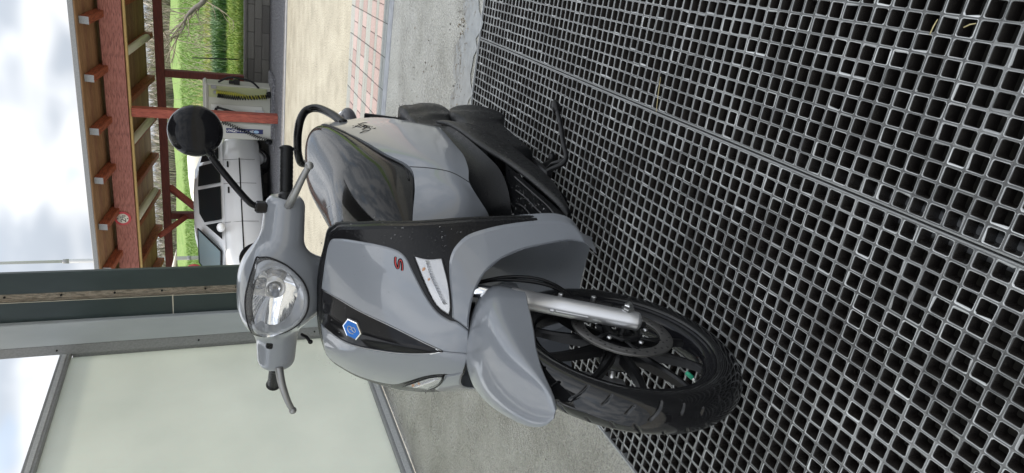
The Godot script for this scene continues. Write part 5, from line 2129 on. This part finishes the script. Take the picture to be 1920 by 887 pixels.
func make_materials() -> void:
	var m: StandardMaterial3D
	# scooter paint and plastics
	m = mat(lin(.208, .222, .245), .28)
	m.clearcoat_enabled = true
	m.clearcoat = 1.0
	m.clearcoat_roughness = .015
	M.grey = m
	M.gloss = mat(lin(.008, .008, .0095), .08)
	(M.gloss as StandardMaterial3D).metallic_specular = .32
	m = mat(lin(.013, .013, .015), .22)
	m.normal_enabled = true
	m.normal_texture = noise_tex(.06, 3, 5, 256, null, 3.0)
	m.normal_scale = .25
	M.trim = triplanar(m, Vector3(9, 9, 9))
	m = mat(lin(.010, .0105, .012), .36)
	m.normal_enabled = true
	m.normal_texture = noise_tex(.12, 3, 8, 256, null, 4.0)
	m.normal_scale = .35
	m.roughness_texture = noise_tex(.02, 4, 15, 256, ramp([[0.0, Color(.45, .45, .45)], [.5, Color(.8, .8, .8)], [1.0, Color(1, 1, 1)]]))
	m.roughness = .44
	M.plastic = triplanar(m, Vector3(7, 7, 7))
	M.satin_plastic = mat(lin(.009, .009, .010), .22)
	M.satin = mat(lin(.010, .010, .011), .30)
	M.black = mat(lin(.006, .006, .006), .5)
	m = mat(lin(.007, .007, .008), .22)
	m.normal_enabled = true
	m.normal_texture = noise_tex(.05, 3, 3, 512, null, 4.0)
	m.normal_scale = .12
	m.roughness_texture = noise_tex(.025, 4, 25, 512, ramp([[0.0, Color(.4, .4, .4)], [.45, Color(.7, .7, .7)], [.6, Color(1, 1, 1)]]))
	m.roughness = .30
	M.seat = triplanar(m, Vector3(5, 5, 5))
	m = mat(lin(.012, .012, .013), .24)
	m.roughness_texture = noise_tex(.02, 4, 45, 256, ramp([[0.0, Color(.35, .35, .35)], [.55, Color(.6, .6, .6)], [1.0, Color(1, 1, 1)]]))
	m.roughness = .26
	M.rubber = triplanar(m, Vector3(4, 4, 4))
	M.chrome = mat(lin(.92, .93, .95), .05, 1.0)
	for k in ["plastic", "seat", "rubber", "satin", "satin_plastic", "trim"]:
		(M[k] as StandardMaterial3D).metallic_specular = .34
		(M[k] as StandardMaterial3D).albedo_color = (M[k] as StandardMaterial3D).albedo_color.darkened(.25)
	for k in ["seat", "rubber"]:
		(M[k] as StandardMaterial3D).clearcoat_enabled = true
		(M[k] as StandardMaterial3D).clearcoat = .8 if k == "seat" else .7
		(M[k] as StandardMaterial3D).clearcoat_roughness = .07 if k == "seat" else .04
	(M.rubber as StandardMaterial3D).metallic_specular = .24
	(M.seat as StandardMaterial3D).metallic_specular = .14
	M.mirror = mat(lin(.8, .8, .8), .03, 1.0)
	M.silver = mat(lin(.45, .45, .46), .20, .7)
	M.steel = mat(lin(.55, .55, .55), .28, 1.0)
	M.alloy = mat(lin(.60, .60, .61), .34, .85)
	M.disc = mat(lin(.17, .165, .16), .38, .8)
	m = mat(lin(.30, .30, .295), .38, .7)
	M.lever = m
	M.red = mat(lin(.50, .03, .03), .35)
	M.blue = mat(lin(.02, .16, .55), .15)
	M.amber = mat(lin(.55, .26, .12), .3)
	M.green_cap = mat(lin(.02, .30, .17), .4)
	M.bulb_grey = mat(lin(.16, .17, .20), .3)
	M.tail_lens = mat(lin(.10, .10, .11), .08)
	m = mat(Color(1, 1, 1, .05), .02)
	m.transparency = BaseMaterial3D.TRANSPARENCY_ALPHA
	m.metallic_specular = .36
	M.clear = m
	m = mat(Color(1, 1, 1, .0), .02)
	m.refraction_enabled = true
	m.refraction_scale = .033
	M.water = m
	# ground
	m = surface([[0.0, lin(.36, .35, .31)], [.4, lin(.48, .47, .425)], [.62, lin(.54, .53, .485)], [1.0, lin(.62, .61, .57)]], .012, 7, 11, Vector3(.35, .35, .35), .6, 5.0, .30, true)
	m.normal_scale = .55
	m.roughness_texture = noise_tex(.009, 4, 77, 512, ramp([[0.0, Color(.28, .28, .28)], [.42, Color(.5, .5, .5)], [.6, Color(1, 1, 1)], [1.0, Color(1, 1, 1)]]))
	speckle(m, .30, Vector3(1.3, 1.3, 1.3), .72, 91)
	M.concrete = m
	m = surface([[0.0, lin(.24, .235, .215)], [1.0, lin(.36, .355, .33)]], .02, 4, 71, Vector3(1, 1, 1), .07, 2.0, .03, true)
	m.normal_scale = .10
	M.puddle = m
	M.edging = surface([[0.0, lin(.22, .23, .25)], [1.0, lin(.36, .37, .39)]], .02, 4, 12, Vector3(1, 1, 1), .5)
	m = surface([[0.0, lin(.33, .31, .255)], [.5, lin(.43, .405, .335)], [1.0, lin(.50, .475, .40)]], .012, 7, 13, Vector3(.30, .30, .30), .9, 5.0, .32, true)
	m.normal_scale = .6
	speckle(m, .26, Vector3(.9, .9, .9), .66, 92)
	M.road = m
	M.asphalt = surface([[0.0, lin(.05, .05, .055)], [.5, lin(.13, .13, .14)], [.75, lin(.30, .30, .31)], [1.0, lin(.4, .4, .4)]], .10, 3, 14, Vector3(.5, .5, .5), .85, 5.0, .12, true)
	M.joint = mat(lin(.10, .095, .085), .9)
	M.paver_pink = []
	M.paver_grey = []
	for k in 3:
		M.paver_pink.append(surface([[0.0, lin(.235 + k * .035, .175 + k * .03, .165 + k * .03)], [1.0, lin(.34 + k * .03, .26 + k * .03, .25 + k * .03)]], .05, 4, 60 + k, Vector3(2, 2, 2), .85, 3.0, .1))
		M.paver_grey.append(surface([[0.0, lin(.20 + k * .02, .21 + k * .02, .20 + k * .02)], [1.0, lin(.29 + k * .02, .30 + k * .02, .285 + k * .02)]], .05, 4, 66 + k, Vector3(2, 2, 2), .85, 3.0, .1))
	M.field = surface([[0.0, lin(.11, .20, .045)], [.4, lin(.155, .25, .06)], [.7, lin(.19, .28, .08)], [1.0, lin(.23, .30, .11)]], .02, 6, 16, Vector3(.06, .06, .06), 1.0, 6.0, .1, true)
	M.pit = surface([[0.0, lin(.012, .011, .009)], [1.0, lin(.06, .055, .045)]], .03, 5, 17, Vector3(1, 1, 1), .5)
	m = mat(Color.WHITE, .26)
	m.metallic_specular = .62
	m.vertex_color_use_as_albedo = true
	m.normal_enabled = true
	m.normal_texture = noise_tex(.12, 3, 19, 256, null, 4.0)
	m.normal_scale = .35
	M.grating = triplanar(m, Vector3(12, 12, 12), true)
	# bay
	m = surface([[0.0, lin(.75, .765, .75)], [.5, lin(.79, .80, .785)], [1.0, lin(.82, .83, .815)]], .006, 5, 20, Vector3(.5, .5, .5), .28)
	m.backlight_enabled = true
	m.backlight = Color(.94, .96, .94)
	M.panel = m
	M.roof_light = mat(lin(.16, .165, .17), .5)
	m = mat(lin(.82, .84, .83), .4)
	m.backlight_enabled = true
	m.backlight = Color(1, 1, 1)
	M.added_fill_poly = m  # translucent material of the added roof strips that brighten the bay
	M.galv = surface([[0.0, lin(.36, .37, .38)], [1.0, lin(.50, .51, .52)]], .03, 4, 21, Vector3(3, 3, 3), .45)
	M.galv_dark = surface([[0.0, lin(.20, .205, .21)], [1.0, lin(.28, .285, .29)]], .03, 4, 22, Vector3(3, 3, 3), .5)
	M.grey_steel = surface([[0.0, lin(.36, .39, .41)], [1.0, lin(.42, .45, .47)]], .01, 4, 23, Vector3(1, .3, 1), .5)
	M.green_paint = surface([[0.0, lin(.016, .030, .031)], [1.0, lin(.026, .043, .044)]], .01, 4, 24, Vector3(1, .4, 1), .35)
	M.rust = surface([[0.0, lin(.10, .08, .06)], [.4, lin(.25, .215, .17)], [.7, lin(.36, .31, .25)], [1.0, lin(.18, .12, .07)]], .03, 5, 26, Vector3(4, .8, 4), .8, 4.0, .1)
	M.cream_metal = mat(lin(.62, .58, .48), .5)
	# timber
	M.beam_wood = wood(Color(.29, .105, .085), Color(.46, .195, .165), 31)
	grain(M.beam_wood, Vector3(.8, 13, 13), 141)
	M.red_wood = wood(Color(.27, .055, .036), Color(.44, .115, .075), 32)
	grain(M.red_wood, Vector3(13, .8, 13), 142)
	M.dark_red = wood(Color(.085, .018, .013), Color(.15, .032, .022), 33)
	M.rafter_wood = wood(Color(.20, .045, .018), Color(.36, .10, .04), 34)
	grain(M.rafter_wood, Vector3(13, 13, .8), 143)
	M.pine = wood(Color(.40, .27, .10), Color(.55, .40, .17), 35)
	M.board = [wood(Color(.16, .085, .040), Color(.26, .15, .07), 36), wood(Color(.19, .10, .045), Color(.29, .17, .085), 37), wood(Color(.15, .07, .035), Color(.24, .13, .065), 38)]
	M.diffuser = mat(lin(.62, .60, .48), .4)
	M.sign_red = mat(lin(.50, .06, .08), .4)
	M.sign_white = mat(lin(.72, .72, .68), .5)
	M.block = [surface([[0.0, lin(.13, .125, .115)], [1.0, lin(.22, .21, .19)]], .05, 5, 40, Vector3(2, 2, 2), .95, 6.0, .1), surface([[0.0, lin(.10, .097, .09)], [1.0, lin(.18, .17, .155)]], .05, 5, 41, Vector3(2, 2, 2), .95, 6.0, .1), surface([[0.0, lin(.15, .145, .13)], [1.0, lin(.25, .24, .215)]], .05, 5, 42, Vector3(2, 2, 2), .95, 6.0, .1)]
	# machines, cars
	M.cabinet = mat(lin(.42, .42, .36), .5)
	M.cabinet_light = mat(lin(.52, .52, .48), .5)
	M.cabinet_olive = mat(lin(.34, .36, .20), .5)
	M.white_paint = mat(lin(.78, .78, .76), .5)
	M.navy = mat(lin(.02, .03, .13), .4)
	M.pale_blue = mat(lin(.40, .60, .80), .5)
	M.hose_yellow = mat(lin(.42, .40, .05), .5)
	m = mat(lin(.87, .88, .89), .3)
	m.clearcoat_enabled = true
	m.clearcoat = 1.0
	m.clearcoat_roughness = .05
	M.car_white = m
	M.cream_paint = mat(lin(.72, .71, .64), .45)
	M.car_glass = mat(lin(.015, .018, .02), .05)
	M.windscreen = mat(lin(.24, .32, .34), .05)
	M.lamp_glass = mat(lin(.55, .56, .55), .08)
	# plants
	m = mat(Color.WHITE, .6)
	m.vertex_color_use_as_albedo = true
	m.backlight_enabled = true
	m.backlight = Color(.35, .40, .12)
	M.leaf = m
	m = mat(Color.WHITE, .9)
	m.vertex_color_use_as_albedo = true
	M.far_scrub = m
	M.bark = surface([[0.0, lin(.16, .145, .13)], [1.0, lin(.36, .33, .30)]], .05, 5, 44, Vector3(3, 3, 3), .95)
	M.bark_light = mat(lin(.36, .32, .25), .9)
	M.straw = mat(lin(.50, .42, .22), .9)
	M.far_bark = mat(lin(.30, .27, .24), .95)

func speckle(m: StandardMaterial3D, freq: float, scale: Vector3, low: float, sd: int) -> void:
	m.detail_enabled = true
	m.detail_blend_mode = BaseMaterial3D.BLEND_MODE_MUL
	m.detail_uv_layer = BaseMaterial3D.DETAIL_UV_2
	m.uv2_triplanar = true
	m.uv2_world_triplanar = true
	m.uv2_scale = scale
	m.detail_albedo = noise_tex(freq, 3, sd, 512, ramp([[0.0, Color(low * .7, low * .7, low * .7)], [.33, Color(low, low, low)], [.5, Color(.93, .93, .92)], [1.0, Color(1, 1, 1)]]))

func grain(m: StandardMaterial3D, scale: Vector3, sd: int) -> void:
	m.detail_enabled = true
	m.detail_blend_mode = BaseMaterial3D.BLEND_MODE_MUL
	m.detail_uv_layer = BaseMaterial3D.DETAIL_UV_2
	m.uv2_triplanar = true
	m.uv2_scale = scale
	m.detail_albedo = noise_tex(.035, 4, sd, 256, ramp([[0.0, Color(.50, .48, .48)], [.28, Color(.72, .70, .70)], [.42, Color(.96, .96, .96)], [1.0, Color(1, 1, 1)]]))

func wood(a: Color, b: Color, sd: int) -> StandardMaterial3D:
	var m := mat(Color.WHITE, .7)
	m.albedo_texture = noise_tex(.03, 5, sd, 256, ramp([[0.0, a.linear_to_srgb()], [.55, a.lerp(b, .6).linear_to_srgb()], [1.0, b.linear_to_srgb()]]))
	return triplanar(m, Vector3(.6, 4, 4) if sd != 32 and sd != 34 else (Vector3(4, .6, 4) if sd == 32 else Vector3(4, 4, .6)))

func _ready() -> void:
	rng.seed = 4
	# camera: a phone held upright, its picture saved on its side
	var cam := Camera3D.new()
	cam.name = "camera"
	var th := atan((960.0 - 392.0) / 1250.0)
	var ro := deg_to_rad(-1.1)
	var r := Vector3.RIGHT
	var u := Vector3(0, cos(th), -sin(th))
	var back := Vector3(0, sin(th), cos(th))
	var r2 := r * cos(ro) + u * sin(ro)
	var u2 := u * cos(ro) - r * sin(ro)
	cam.transform = Transform3D(Basis(-u2, r2, back), Vector3(0, 1.12, 0))
	cam.fov = rad_to_deg(2.0 * atan(443.5 / 1250.0))
	cam.near = .05
	cam.far = 2000.0
	add_child(cam)
	cam.current = true
	var env := Environment.new()
	var sky := Sky.new()
	var pano := PanoramaSkyMaterial.new()
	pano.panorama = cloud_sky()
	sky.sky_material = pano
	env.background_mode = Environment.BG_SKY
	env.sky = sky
	env.tonemap_mode = Environment.TONE_MAPPER_LINEAR
	env.tonemap_exposure = 2.3
	env.background_energy_multiplier = 1.0
	env.sdfgi_enabled = true
	env.ssao_enabled = true
	env.ssil_enabled = true
	var we := WorldEnvironment.new()
	we.name = "world_environment"
	we.environment = env
	add_child(we)
	var sun := DirectionalLight3D.new()
	sun.name = "sun"
	sun.light_energy = 0.62
	sun.light_color = Color(1.0, .95, .87)
	sun.light_angular_distance = .5
	sun.shadow_enabled = true
	var to_sun := (EA * .0 - EB * .62 + Vector3.UP * 1.0).normalized()
	sun.basis = Basis.looking_at(-to_sun, Vector3.UP)
	add_child(sun)
	make_materials()
	make_ground()
	make_grating()
	make_bay()
	make_wall()
	make_canopy()
	make_scooter()
	make_vacuums()
	make_car()
	make_far_things()
	make_plants()
	make_straws()
	make_grit()
	make_drops(get_node("motor_scooter"))
